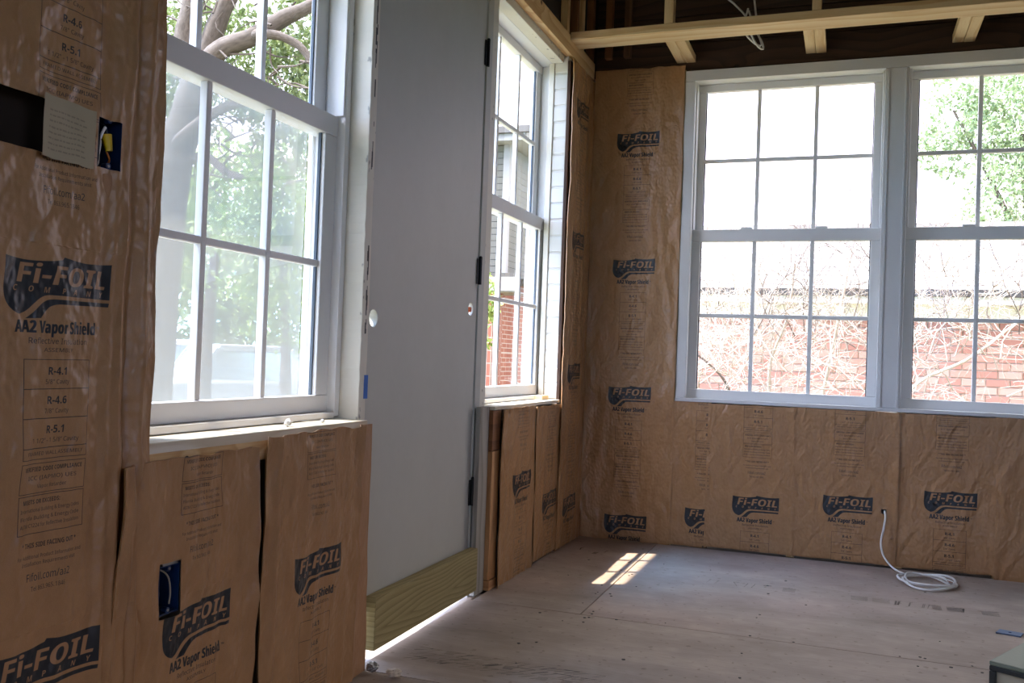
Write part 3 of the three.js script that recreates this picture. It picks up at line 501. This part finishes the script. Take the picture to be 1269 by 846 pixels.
// worn ink stamped on the plywood (illegible), and small dark nail heads
function stamp(x0, x1, z0, z1, seed, rows, dens, slant) {
  const W = 1024, H = Math.max(64, Math.round(1024 * (z1 - z0) / (x1 - x0))), c = document.createElement('canvas'); c.width = W; c.height = H;
  const k = c.getContext('2d'), R = rng(seed); k.fillStyle = '#000'; k.fillRect(0, 0, W, H);
  const rh = H / rows;
  for (let r = 0; r < rows; r++) for (let x = 12; x < W - 30;) {
    const w = rh * (0.25 + 0.5 * R()), g = Math.round(70 + 130 * R());
    if (R() < dens) { k.strokeStyle = `rgb(${g},${g},${g})`; k.lineWidth = 2 + rh * 0.10 * R(); for (let q = 0; q < 3; q++) { k.beginPath(); const ax = x + R() * w, bx = R() < 0.6 ? ax : x + R() * w, ya = rh * (r + 0.12), yb = rh * (r + 0.86); k.moveTo(ax + slant * rh, ya); k.lineTo(bx, R() < 0.6 ? yb : ya + 3); k.stroke(); } if (R() < 0.25) { k.fillStyle = `rgb(${g >> 1},${g >> 1},${g >> 1})`; k.fillRect(x, rh * (r + 0.15), w, rh * 0.7); } }
    x += w + rh * (0.08 + 0.25 * R());
  }
  const im = k.getImageData(0, 0, W, H); for (let y = 0; y < H; y++) for (let x = 0; x < W; x++) { const i = (y * W + x) * 4, m = clamp(0.9 + 1.3 * fbm(x / 70, y / 40, seed, 3), 0, 1); im.data[i] *= m; im.data[i + 1] *= m; im.data[i + 2] *= m; } k.putImageData(im, 0, 0);
  const t = new THREE.CanvasTexture(c), g = new THREE.PlaneGeometry(x1 - x0, z1 - z0); g.rotateX(-Math.PI / 2);
  const m = add('ink_stamp', g, std({ color: 0x5a5552, roughness: 0.85, alphaMap: t, transparent: true, polygonOffset: true, polygonOffsetFactor: -1 }), floor); m.position.set((x0 + x1) / 2, 0.0007, (z0 + z1) / 2);
}
stamp(0.74, 1.95, 0.64, 0.735, 3, 1, 0.85, 0.1); stamp(0.05, 0.66, 2.02, 2.15, 5, 3, 0.9, 0.9); stamp(0.09, 0.30, 0.30, 0.42, 9, 2, 0.5, 0.1);
{
  const R = rng(77), g = new THREE.CylinderGeometry(0.0042, 0.0042, 0.0012, 8), m = std({ color: 0x2b2420, roughness: 0.7 });
  for (let i = 0; i < 54; i++) { const n = add('nail_head', g, m, floor), row = R() < 0.5; n.position.set(row ? [0.385, 0.445, 1.01, 1.62][Math.floor(R() * 4)] + (R() - 0.5) * 0.02 : 0.1 + R() * 1.8, 0.0004, row ? 0.1 + R() * 2.1 : [0.5, 0.9, 1.40, 1.46, 1.85][Math.floor(R() * 5)] + (R() - 0.5) * 0.1); const s = 0.6 + R() * 0.9; n.scale.set(s, 1, s); }
}
//@@OUTSIDE
// ---------------------------------------------------------------- outside: ground, landing
const GY = -0.8;
const lawn = std({ map: dataTex(256, 256, (u, v) => { const n = 26 * fbm(u * 16, v * 16, 2, 5), d = clamp(fbm(u * 5, v * 5, 9, 3) * 2 + 0.3, 0, 1); return mix3([104 + n, 104 + n, 68 + n * 0.8], [142 + n, 130 + n, 100 + n], d); }, true, 0.25, 0.25), roughness: 0.95 });
{ const g = struct('ground'); const a = add('lawn', metreUV(new THREE.BoxGeometry(160, 0.2, 160), 0), lawn, g); a.position.set(0, GY - 0.1, -10); }
{ const g = struct('path'); box('drive_slab', [-15, -7.4, GY - 0.05, GY + 0.004, -13.0, -6.0], std({ color: 0x4d4b47, roughness: 0.95 }), g, { r: 0 }); box('landing', [-1.5, -0.302, -0.5, -0.05, 1.15, 2.45], M.concrete, g); box('step', [-1.8, -1.502, GY, -0.42, 1.15, 2.45], M.concrete, g); }

// ---------------------------------------------------------------- leaves
function leafGeo() {
  const g = new THREE.BufferGeometry();
  g.setAttribute('position', new THREE.Float32BufferAttribute([0, 0, 0, 0.28, 0.35, 0.10, -0.28, 0.35, 0.10, 0, 0.4, 0, 0.2, 0.75, 0.05, -0.2, 0.75, 0.05, 0, 1, -0.08], 3));
  g.setIndex([0, 1, 3, 0, 3, 2, 1, 4, 3, 3, 5, 2, 3, 4, 6, 3, 6, 5]); g.computeVertexNormals(); return g;
}
const LEAF = leafGeo();
const leafMat = phys({ color: 0xffffff, roughness: 0.75, transmission: 0.35, thickness: 0, side: THREE.DoubleSide });
function foliage(parent, ellipsoids, size, seed, colA, colB, name = 'foliage') {
  const R = rng(seed), total = ellipsoids.reduce((s, e) => s + e[6], 0), im = new THREE.InstancedMesh(LEAF, leafMat, total);
  const m = new THREE.Matrix4(), q = new THREE.Quaternion(), e3 = new THREE.Euler(), c = new THREE.Color(), A = new THREE.Color(colA), B = new THREE.Color(colB);
  let k = 0;
  for (const [cx, cy, cz, rx, ry, rz, n] of ellipsoids) {
    const clumps = Math.max(3, Math.round(n / 26)), cs = Array.from({ length: clumps }, () => { let x, y, z; do { x = R() * 2 - 1; y = R() * 2 - 1; z = R() * 2 - 1; } while (x * x + y * y + z * z > 1); return [x, y, z, 0.55 + 0.45 * R()]; });
    for (let i = 0; i < n; i++, k++) {
      const cl = cs[Math.floor(R() * clumps)], w = 0.16 * cl[3], g = () => (R() + R() + R() - 1.5) * 1.5;
      const s = size * (0.6 + 0.8 * R());
      e3.set(R() * 6.28, R() * 6.28, R() * 6.28); q.setFromEuler(e3);
      m.compose(V(cx + rx * (cl[0] + w * g()), cy + ry * (cl[1] + w * g()), cz + rz * (cl[2] + w * g())), q, V(s, s, s));
      im.setMatrixAt(k, m); c.copy(A).lerp(B, R()); c.multiplyScalar(0.8 + 0.4 * R()); im.setColorAt(k, c);
    }
  }
  im.name = name; im.userData.kind = 'stuff'; parent.add(im); return im;
}
function shrubMass(name, label, category, ellipsoids, size, seed, a, b, stem) {
  const t = base(name, [0, 0, 0], label, category);
  if (stem) add('trunk', mergeGeometries(stem.map((s, i) => limb(s, 14, 7, 0.15, i + seed))), barkMat, t);
  foliage(t, ellipsoids, size, seed, a, b); return t;
}
const barkMat = std({ map: dataTex(256, 256, (u, v) => { const n = 34 * fbm(u * 8, v * 22, 3, 4); return [84 + n, 74 + n, 64 + n]; }, true), roughness: 0.95 });
const lim = (pts, r0, r1) => pts.map((p, i) => [...p, lerp(r0, r1, i / (pts.length - 1))]);
{
  const t = base('oak_tree', [0, 0, 0], 'big oak with a thick leaning trunk and heavy limbs outside the big window', 'tree');
  add('trunk', limb(lim([[-5.9, GY - 0.1, -3.36], [-5.82, 0.6, -3.38], [-5.78, 1.76, -3.39], [-5.71, 2.69, -3.4], [-5.61, 3.13, -3.43], [-5.5, 3.53, -3.46], [-5.38, 3.95, -3.49]], 0.27, 0.16), 40, 14, 0.16, 2), barkMat, t);
  [[[[-5.4, 3.9, -3.49], [-5.31, 4.28, -3.52], [-5.17, 4.66, -3.57], [-5.02, 5.04, -3.61], [-4.8, 5.8, -3.6]], 0.12, 0.07], [[[-5.45, 3.7, -3.48], [-5.59, 4.23, -3.42], [-5.53, 4.58, -3.43], [-5.51, 5.02, -3.43], [-5.6, 5.8, -3.4]], 0.12, 0.08],
    [[[-5.42, 3.72, -3.45], [-5.18, 3.88, -3.3], [-5.01, 4.06, -3.32], [-4.71, 4.19, -3.42], [-4.38, 4.42, -3.54], [-4.18, 4.52, -3.61], [-3.86, 4.74, -3.72]], 0.13, 0.06], [[[-4.72, 4.2, -3.42], [-4.55, 4.19, -3.37], [-4.35, 4.17, -3.45], [-4.16, 4.06, -3.52], [-4.02, 3.85, -3.57]], 0.06, 0.035],
    [[[-5.6, 3.0, -3.4], [-5.47, 3.09, -3.27], [-5.33, 3.24, -3.32], [-5.2, 3.35, -3.36], [-4.94, 3.5, -3.46], [-4.69, 3.55, -3.55]], 0.075, 0.045], [[[-5.72, 2.4, -3.38], [-5.66, 2.58, -3.31], [-5.51, 2.85, -3.37], [-5.28, 2.96, -3.45], [-5.06, 2.8, -3.53], [-4.89, 2.74, -3.59]], 0.06, 0.035]]
    .forEach(([p, a, b], i) => add('limb', limb(lim(p, a, b), 26, 10, 0.16, i + 5), barkMat, t));
  const R = rng(12), tw = [];
  for (let i = 0; i < 70; i++) { const x = -5.8 + R() * 1.9, y = 2.6 + R() * 2.3, z = -3.7 + R() * 0.5, a = R() * 6.28; tw.push(limb(lim([[x, y, z], [x + 0.25 * Math.cos(a), y + 0.15 * Math.sin(a), z + 0.1 * (R() - 0.5)], [x + 0.5 * Math.cos(a + 0.5), y + 0.3 * Math.sin(a + 0.4) - 0.05, z + 0.3 * (R() - 0.5)]], 0.014, 0.004), 5, 4, 0, i)); }
  const q = add('twigs', mergeGeometries(tw), barkMat, t); q.userData.kind = 'stuff';
  foliage(t, [[-5.7, 4.3, -4.4, 0.9, 0.7, 0.6, 2600], [-6.4, 4.7, -4.4, 0.7, 0.8, 0.6, 2400], [-4.9, 4.6, -4.3, 0.7, 0.5, 0.5, 1700], [-6.3, 3.6, -4.1, 0.5, 0.6, 0.5, 1900], [-4.75, 3.75, -3.9, 0.6, 0.5, 0.4, 2200], [-4.4, 3.2, -3.8, 0.5, 0.5, 0.4, 1900], [-4.2, 4.1, -4.0, 0.4, 0.5, 0.35, 1200]], 0.062, 31, 0x586a36, 0x98a56a);
}
shrubMass('leafy_tree', 'bushy green tree behind the oak, low in the big window', 'tree', [[-6.2, 2.9, -6.2, 1.0, 0.9, 0.8, 5600], [-6.0, 1.8, -6.4, 1.1, 0.9, 0.8, 4800]], 0.07, 41, 0x54742a, 0x93a850, [lim([[-6.1, GY, -6.4], [-6.15, 1.0, -6.4], [-6.2, 2.4, -6.3]], 0.1, 0.05)]);
shrubMass('leafy_tree', 'paler tree behind the oak trunk in the big window', 'tree', [[-8.2, 3.2, -7.6, 1.3, 1.1, 1.0, 2200], [-9.4, 2.8, -8.0, 1.2, 1.2, 1.0, 2200]], 0.13, 43, 0x66823a, 0xa9b56c, [lim([[-8.7, GY, -7.9], [-8.7, 1.0, -7.9], [-8.5, 2.6, -7.8]], 0.14, 0.07)]);
shrubMass('leafy_tree', 'tall wide tree closing the view behind the parked vehicles', 'tree', [[-17.3, 2.6, -17.8, 3.2, 3.2, 1.6, 5200], [-14.6, 2.6, -19.2, 3.0, 3.2, 1.5, 5200], [-20.0, 3.0, -15.6, 3.0, 3.2, 1.6, 4000]], 0.24, 45, 0x4d6430, 0x8b9a5c, [lim([[-16, GY, -18.6], [-16, 1.2, -18.6], [-15.7, 3.6, -18.5]], 0.2, 0.1)]);
shrubMass('hedge', 'low hedge running behind the parked vehicles', 'hedge', [[-16.2, 0.3, -16.4, 3.2, 1.1, 0.6, 5200], [-12.6, 0.2, -17.4, 2.6, 1.1, 0.6, 4200], [-19.4, 0.3, -14.0, 2.4, 1.1, 0.6, 3000]], 0.14, 47, 0x4a5a30, 0x7d8454);
shrubMass('leafy_tree', 'slim tree showing against the sky beside the pale siding house', 'tree', [[-4.5, 5.0, -8.9, 0.45, 0.9, 0.45, 700], [-4.6, 4.1, -8.9, 0.3, 0.5, 0.3, 250]], 0.09, 49, 0x4f7040, 0x94a86c, [lim([[-4.9, GY, -9.0], [-4.85, 2.0, -9.0], [-4.6, 4.8, -8.9]], 0.07, 0.03)]);
shrubMass('leafy_tree', 'airy tree behind the brick house, seen in the window beyond the mullion', 'tree', [[3.1, 5.2, -11.8, 0.8, 0.8, 0.7, 2300], [3.9, 5.0, -11.6, 0.9, 1.2, 0.8, 4200], [3.8, 3.6, -11.4, 1.0, 1.1, 0.8, 4200], [4.6, 2.7, -11.4, 1.2, 0.8, 0.8, 3000], [2.7, 4.6, -11.9, 0.5, 0.6, 0.5, 900]], 0.075, 51, 0x768c58, 0xa9b68a, [lim([[4.0, GY, -11.8], [4.0, 2.0, -11.8], [3.8, 4.8, -11.8]], 0.1, 0.04), lim([[4.0, 2.6, -11.8], [3.3, 4.2, -11.8], [2.8, 5.2, -11.8]], 0.05, 0.02)]);
shrubMass('leafy_tree', 'thin bright shrub at the foot of the pale siding house', 'shrub', [[-3.9, 1.9, -8.4, 0.22, 0.35, 0.25, 260], [-4.0, 1.2, -8.4, 0.3, 0.6, 0.3, 300]], 0.08, 53, 0x7f9640, 0xc0cc74, [lim([[-3.95, GY, -8.4], [-3.95, 0.6, -8.4], [-3.9, 1.7, -8.4]], 0.04, 0.02)]);

// ---------------------------------------------------------------- bare pale shrub in front of the brick house
{
  const t = base('bare_shrub', [1.2, GY, -3.0], 'bare many-twigged pale shrub outside the twin windows', 'shrub');
  const tm = std({ color: 0xb7aa9a, roughness: 0.9 }), tm2 = std({ color: 0x6e5f54, roughness: 0.9 });
  const shift = (g) => g.translate(-1.2, -GY, 3.0);
  [[[0.6, GY, -2.6], [0.5, 0.2, -2.6], [0.44, 0.75, -2.5], [0.3, 0.92, -2.45], [0.05, 1.1, -2.35]], [[1.4, GY, -2.9], [1.5, 0.3, -2.9], [1.78, 0.81, -2.98], [2.16, 1.03, -3.11], [2.5, 1.32, -3.23], [2.9, 1.6, -3.3]], [[1.1, GY, -3.0], [1.05, 0.3, -3.0], [1.15, 0.9, -3.0], [1.25, 1.5, -2.9], [1.3, 1.85, -2.9]], [[0.9, GY, -2.8], [0.8, 0.2, -2.8], [0.72, 0.9, -2.8], [0.85, 1.3, -2.7], [0.9, 1.7, -2.6]]]
    .forEach((p, i) => add('stem', shift(limb(lim(p, 0.02, 0.007), 24, 7, 0.1, i)), i === 0 ? tm2 : tm, t));
  const R = rng(91), gs = [];
  const grow = (p, d, len, r, depth) => {
    const pts = [[...p, r]]; let q = [...p], dir = d.clone();
    for (let k = 0; k < 3; k++) { dir.add(V((R() - 0.5) * 1.1, (R() - 0.45) * 0.9, (R() - 0.5) * 0.9)).normalize(); q = [q[0] + dir.x * len / 3, q[1] + dir.y * len / 3, q[2] + dir.z * len / 3]; pts.push([...q, r * (1 - 0.2 * (k + 1))]); }
    gs.push(limb(pts, 4, 4, 0, depth));
    if (depth > 0) for (let k = 0; k < (depth > 2 ? 3 : 2 + (R() < 0.45 ? 1 : 0)); k++) { const s = pts[1 + Math.floor(R() * 3)]; grow([s[0], s[1], s[2]], dir.clone().add(V((R() - 0.5) * 2.3, (R() - 0.42) * 1.9, (R() - 0.5) * 1.6)).normalize(), len * (0.62 + 0.25 * R()), r * 0.72, depth - 1); }
  };
  for (let i = 0; i < 58; i++) { const x = -0.3 + 3.5 * R(); grow([x, 0.35 + 0.75 * R(), -3.3 + 1.1 * R()], V((R() - 0.5) * 1.6, R() * 1.1 - 0.1, (R() - 0.5)).normalize(), 0.58, 0.0052, 4); }
  const n0 = gs.length;
  for (let i = 0; i < 26; i++) { const x = -0.2 + 3.4 * R(); grow([x, 1.0 + 0.35 * R(), -3.2 + 0.9 * R()], V((R() - 0.5) * 0.9, 1, (R() - 0.5) * 0.5).normalize(), 0.5, 0.0042, 3); }
  const k = n0; const m = add('twigs', shift(mergeGeometries(gs.slice(0, k))), tm, t); m.userData.kind = 'stuff'; const m2 = add('upper_twigs', shift(mergeGeometries(gs.slice(k))), tm2, t); m2.userData.kind = 'stuff';
}

// ---------------------------------------------------------------- brick house behind the twin windows
{
  const h = base('brick_house', [0, GY, -5.9], 'low red brick house with white fascia and pale shingle roof behind the bare shrub', 'house');
  const y0 = GY, br = [0xb38578, 0xa4766a, 0xbd9286].map((c) => std({ color: c, roughness: 0.9 })), mort = std({ color: 0xb9ada0, roughness: 0.95 }), white = std({ color: 0xe6e4de, roughness: 0.6 }), gut = std({ color: 0x34312e, roughness: 0.6 });
  box('wall', [-1.6, 8.2, y0, 1.52, -6.2, -5.908], mort, h, { r: 0 });
  const bg = new RoundedBoxGeometry(0.212, 0.071, 0.03, 1, 0.004), R = rng(7); let n = 0; const rest = [];
  for (let j = 0; j < 27; j++) for (let i = 0; i < 42; i++) {
    const x = -1.4 + i * 0.224 + (j % 2) * 0.112, y = y0 + 0.05 + j * 0.083; if (y > 1.47) continue;
    const near = y > 0.42 && x > -0.55 && x < 4.05 && n < 300;
    if (near) { n++; const b = add('brick', bg, br[Math.floor(R() * 3)], h); b.position.set(x, y - y0, -0.006 + R() * 0.004); } else rest.push(bg.clone().translate(x, y - y0, -0.005));
  }
  const q = add('brickwork', mergeGeometries(rest), br[0], h); q.userData.kind = 'stuff';
  box('frieze', [-1.7, 8.3, 1.485, 1.70, -5.93, -5.86], white, h); box('soffit', [-1.9, 8.5, 1.700, 1.715, -5.92, -5.47], white, h); box('fascia', [-1.9, 8.5, 1.60, 1.715, -5.47, -5.45], white, h);
  box('gutter', [-1.9, 8.5, 1.675, 1.745, -5.449, -5.37], gut, h);
  const roof = new THREE.Group(); roof.name = 'roof'; h.add(roof);
  const sh = [0x857f78, 0x746e68, 0x918a83].map((c) => std({ color: c, roughness: 0.95 })), sl = 0.44, N = 15, step = 2.1 / N;
  for (let k = 0; k < N; k++) {
    const z = -5.42 - k * step, y = 1.745 + k * step * sl, xr = 4.6 + 1.9 - (k + 1) * step * 0.95, xl = -1.95 + k * step * 0.4;
    const g = new THREE.BoxGeometry(xr - xl, 0.014, step * 1.16); metreUV(g, 0); g.rotateX(Math.atan(sl) - 0.03); const m = add('shingle_course', g, sh[k % 3], roof); m.position.set((xl + xr) / 2, y + 0.02 - y0, z - step / 2 + 5.9);
  }
  const rc = box('ridge_cap', [-1.2, 4.6, 1.745 + 2.1 * sl, 1.80 + 2.1 * sl, -7.60, -7.46], sh[0], h); rc.name = 'ridge_cap';
  const g = new THREE.BufferGeometry();                                // the hip end and the back slope, with thickness
  const A = [6.5, 1.76, -5.42], B = [6.5, 1.76, -9.6], C = [4.6, 1.76 + 2.1 * sl, -7.52], D = [-1.95, 1.76, -9.6], E = [-1.2, 1.76 + 2.1 * sl, -7.52], F = [-1.95, 1.76, -5.42];
  const tri = [A, B, C, B, D, E, B, E, C, D, F, E, A, F, D, A, D, B];
  g.setAttribute('position', new THREE.Float32BufferAttribute(tri.flatMap((p) => [p[0], p[1] - y0 - (p === C || p === E ? 0.02 : 0.01), p[2] + 5.9]), 3)); g.computeVertexNormals();
  add('hip_slope', g, std({ color: 0xb2aba2, roughness: 0.95, side: THREE.DoubleSide }), h);
}
// ---------------------------------------------------------------- pale two-storey house with siding
{
  const X = -4.7, Z = -11.2, y0 = GY;
  const h = base('siding_house', [X, y0, Z], 'pale two-storey house with lap siding over brick, seen past the door', 'house');
  const dkw = std({ color: 0x2e2c29, roughness: 0.9 }), sd = std({ color: 0x77756c, roughness: 0.75 }), white = std({ color: 0x9b9994, roughness: 0.6 }), dk = std({ color: 0x5a5650, roughness: 0.8 }), bk = std({ map: dataTex(256, 256, (u, v) => { const r = Math.floor(v * 16), fx = (u * 8 + (r % 2) * 0.5) % 1, fy = (v * 16) % 1, m = fx < 0.06 || fy < 0.14, n = 14 * noise(Math.floor(u * 8 + (r % 2) * 0.5) * 3.3, r * 2.7, 1); return m ? [176, 162, 150] : [150 + n, 92 + n, 74 + n]; }, true, 1 / 1.8, 1 / 1.35), roughness: 0.9 });
  box('wall', [X - 2.2, X - 0.02, 2.3, 4.85, Z - 7, Z - 0.02], dkw, h, { r: 0 });
  box('brick_base', [X - 2.2, X - 0.03, y0, 2.3, Z - 7, Z - 0.03], bk, h, { r: 0 });
  const slat = (n, b, face) => { const m = box('siding_slat', b, sd, h, { r: 0 }); if (face === 'z') m.rotation.x = 0.2; else m.rotation.z = -0.2; };
  for (let k = 0; k < 21; k++) { const y = 2.36 + k * 0.118; slat(k, [X - 2.18, X - 0.07, y, y + 0.106, Z - 0.016, Z - 0.002], 'z'); slat(k, [X - 0.016, X - 0.002, y, y + 0.106, Z - 7, Z - 0.07], 'x'); }
  box('corner_board', [X - 0.10, X + 0.02, 2.3, 4.85, Z - 0.10, Z + 0.02], white, h); 
  box('soffit', [X - 2.5, X + 0.45, 4.84, 4.87, Z - 7.4, Z + 0.45], white, h); box('fascia', [X - 2.5, X + 0.47, 4.80, 5.02, Z + 0.45, Z + 0.49], white, h); box('fascia', [X + 0.45, X + 0.49, 4.80, 5.02, Z - 7.4, Z + 0.449], white, h);
  box('gutter', [X - 2.5, X + 0.58, 4.92, 5.04, Z + 0.491, Z + 0.58], dk, h);
  const g = new THREE.ConeGeometry(5.4, 1.9, 4, 1); g.rotateY(Math.PI / 4); const rf = add('roof', g, std({ color: 0x8d8780, roughness: 0.95, flatShading: true }), h); rf.position.set(-1.05, 5.0 + 0.95 - y0, -3.5); rf.scale.set(0.44, 1, 1.05);
  const pr = new THREE.Group(); pr.name = 'porch_roof'; h.add(pr);
  const pb = (n, b, m) => { const q = box(n, b, m, pr); return q; };
  pb('shingle_slab', [X - 2.2, X + 0.55, 2.30, 2.37, Z - 2, Z + 0.95], dk); pb('porch_fascia', [X - 2.2, X + 0.56, 2.06, 2.299, Z + 0.90, Z + 0.96], white); pb('porch_soffit', [X - 2.2, X + 0.54, 2.04, 2.06, Z, Z + 0.94], white);
  box('pier', [X - 0.34, X + 0.14, y0, 2.04, Z + 0.4, Z + 0.9], bk, h, { r: 0.01 });
  box('dark_doorway', [X - 1.9, X - 0.5, y0 + 0.1, 1.9, Z - 0.03, Z - 0.012], std({ color: 0x39434a, roughness: 0.3 }), h); box('door_bar', [X - 1.9, X - 0.5, 0.9, 0.98, Z - 0.012, Z + 0.01], white, h);
}
// ---------------------------------------------------------------- two parked vehicles
function car(label, pos, turn, len, hgt, cab, colr) {
  const c = base('car', pos, label, 'car'); c.rotation.y = turn;
  const body = std({ color: colr, roughness: 0.3, metalness: 0.1 }), glassM = std({ color: 0xaebcc2, roughness: 0.12, metalness: 0.5 }), rub = std({ color: 0x1a1a1a, roughness: 0.8 }), rim = std({ color: 0xb5b5b8, roughness: 0.35, metalness: 0.8 }), W = 1.85, bh = hgt * 0.60;
  const ex = (pts, w, bev, m, name) => { const g = new THREE.ExtrudeGeometry(new THREE.Shape(pts.map((p) => new THREE.Vector2(...p))), { depth: w - 2 * bev, bevelEnabled: true, bevelSize: bev, bevelThickness: bev, bevelSegments: 3 }); g.translate(0, 0, -(w - 2 * bev) / 2); return add(name, g, m, c); };
  ex([[-len / 2 + 0.1, 0.34], [len / 2 - 0.1, 0.34], [len / 2, 0.55], [len / 2 - 0.06, bh - 0.12], [cab[3], bh], [cab[0], bh], [-len / 2 + 0.02, bh - 0.06], [-len / 2, 0.6]], W, 0.07, body, 'body');
  ex([[cab[0], bh - 0.02], [cab[1], hgt - 0.06], [cab[2], hgt - 0.06], [cab[3], bh - 0.02]], W - 0.22, 0.03, glassM, 'windows');
  ex([[cab[1] - 0.05, hgt - 0.09], [cab[1] + 0.05, hgt], [cab[2] - 0.1, hgt], [cab[2] + 0.06, hgt - 0.09]], W - 0.16, 0.03, body, 'roof');
  const bar = (a, b, s) => { const d = Math.hypot(b[0] - a[0], b[1] - a[1]), m = add('pillar', new RoundedBoxGeometry(d, 0.09, 0.05, 1, 0.01), body, c); m.position.set((a[0] + b[0]) / 2, (a[1] + b[1]) / 2, s * (W / 2 - 0.11)); m.rotation.z = Math.atan2(b[1] - a[1], b[0] - a[0]); };
  for (const s of [-1, 1]) { bar([cab[0], bh], [cab[1], hgt - 0.05], s); bar([cab[2], hgt - 0.05], [cab[3], bh], s); bar([(cab[0] + cab[3]) / 2, bh], [(cab[1] + cab[2]) / 2, hgt - 0.05], s); for (const x of [-len * 0.30, len * 0.31]) { const w = new THREE.Group(); w.name = 'wheel'; w.position.set(x, 0.33, s * (W / 2 - 0.12)); c.add(w); const t = add('tire', new THREE.TorusGeometry(0.25, 0.085, 10, 24), rub, w); const r = add('rim', new THREE.CylinderGeometry(0.2, 0.2, 0.12, 18), rim, w); r.rotation.x = Math.PI / 2; } }
}
car('silver car with a sloping windscreen parked beyond the oak', [-9.55, GY + 0.005, -10.5], 1.0, 4.4, 1.72, [-1.5, -1.05, 0.35, 1.25], 0x9aa0a2);
car('white van at the very edge of the papered panel, half hidden', [-14.2, GY + 0.005, -13.0], 0.8, 4.9, 1.80, [-2.2, -1.9, 0.9, 1.7], 0xe4e4e2);

// ---------------------------------------------------------------- shadows, render
scene.traverse((o) => { if (o.isMesh) { o.castShadow = true; o.receiveShadow = true; } });
sun.castShadow = true;
renderer.render(scene, camera);
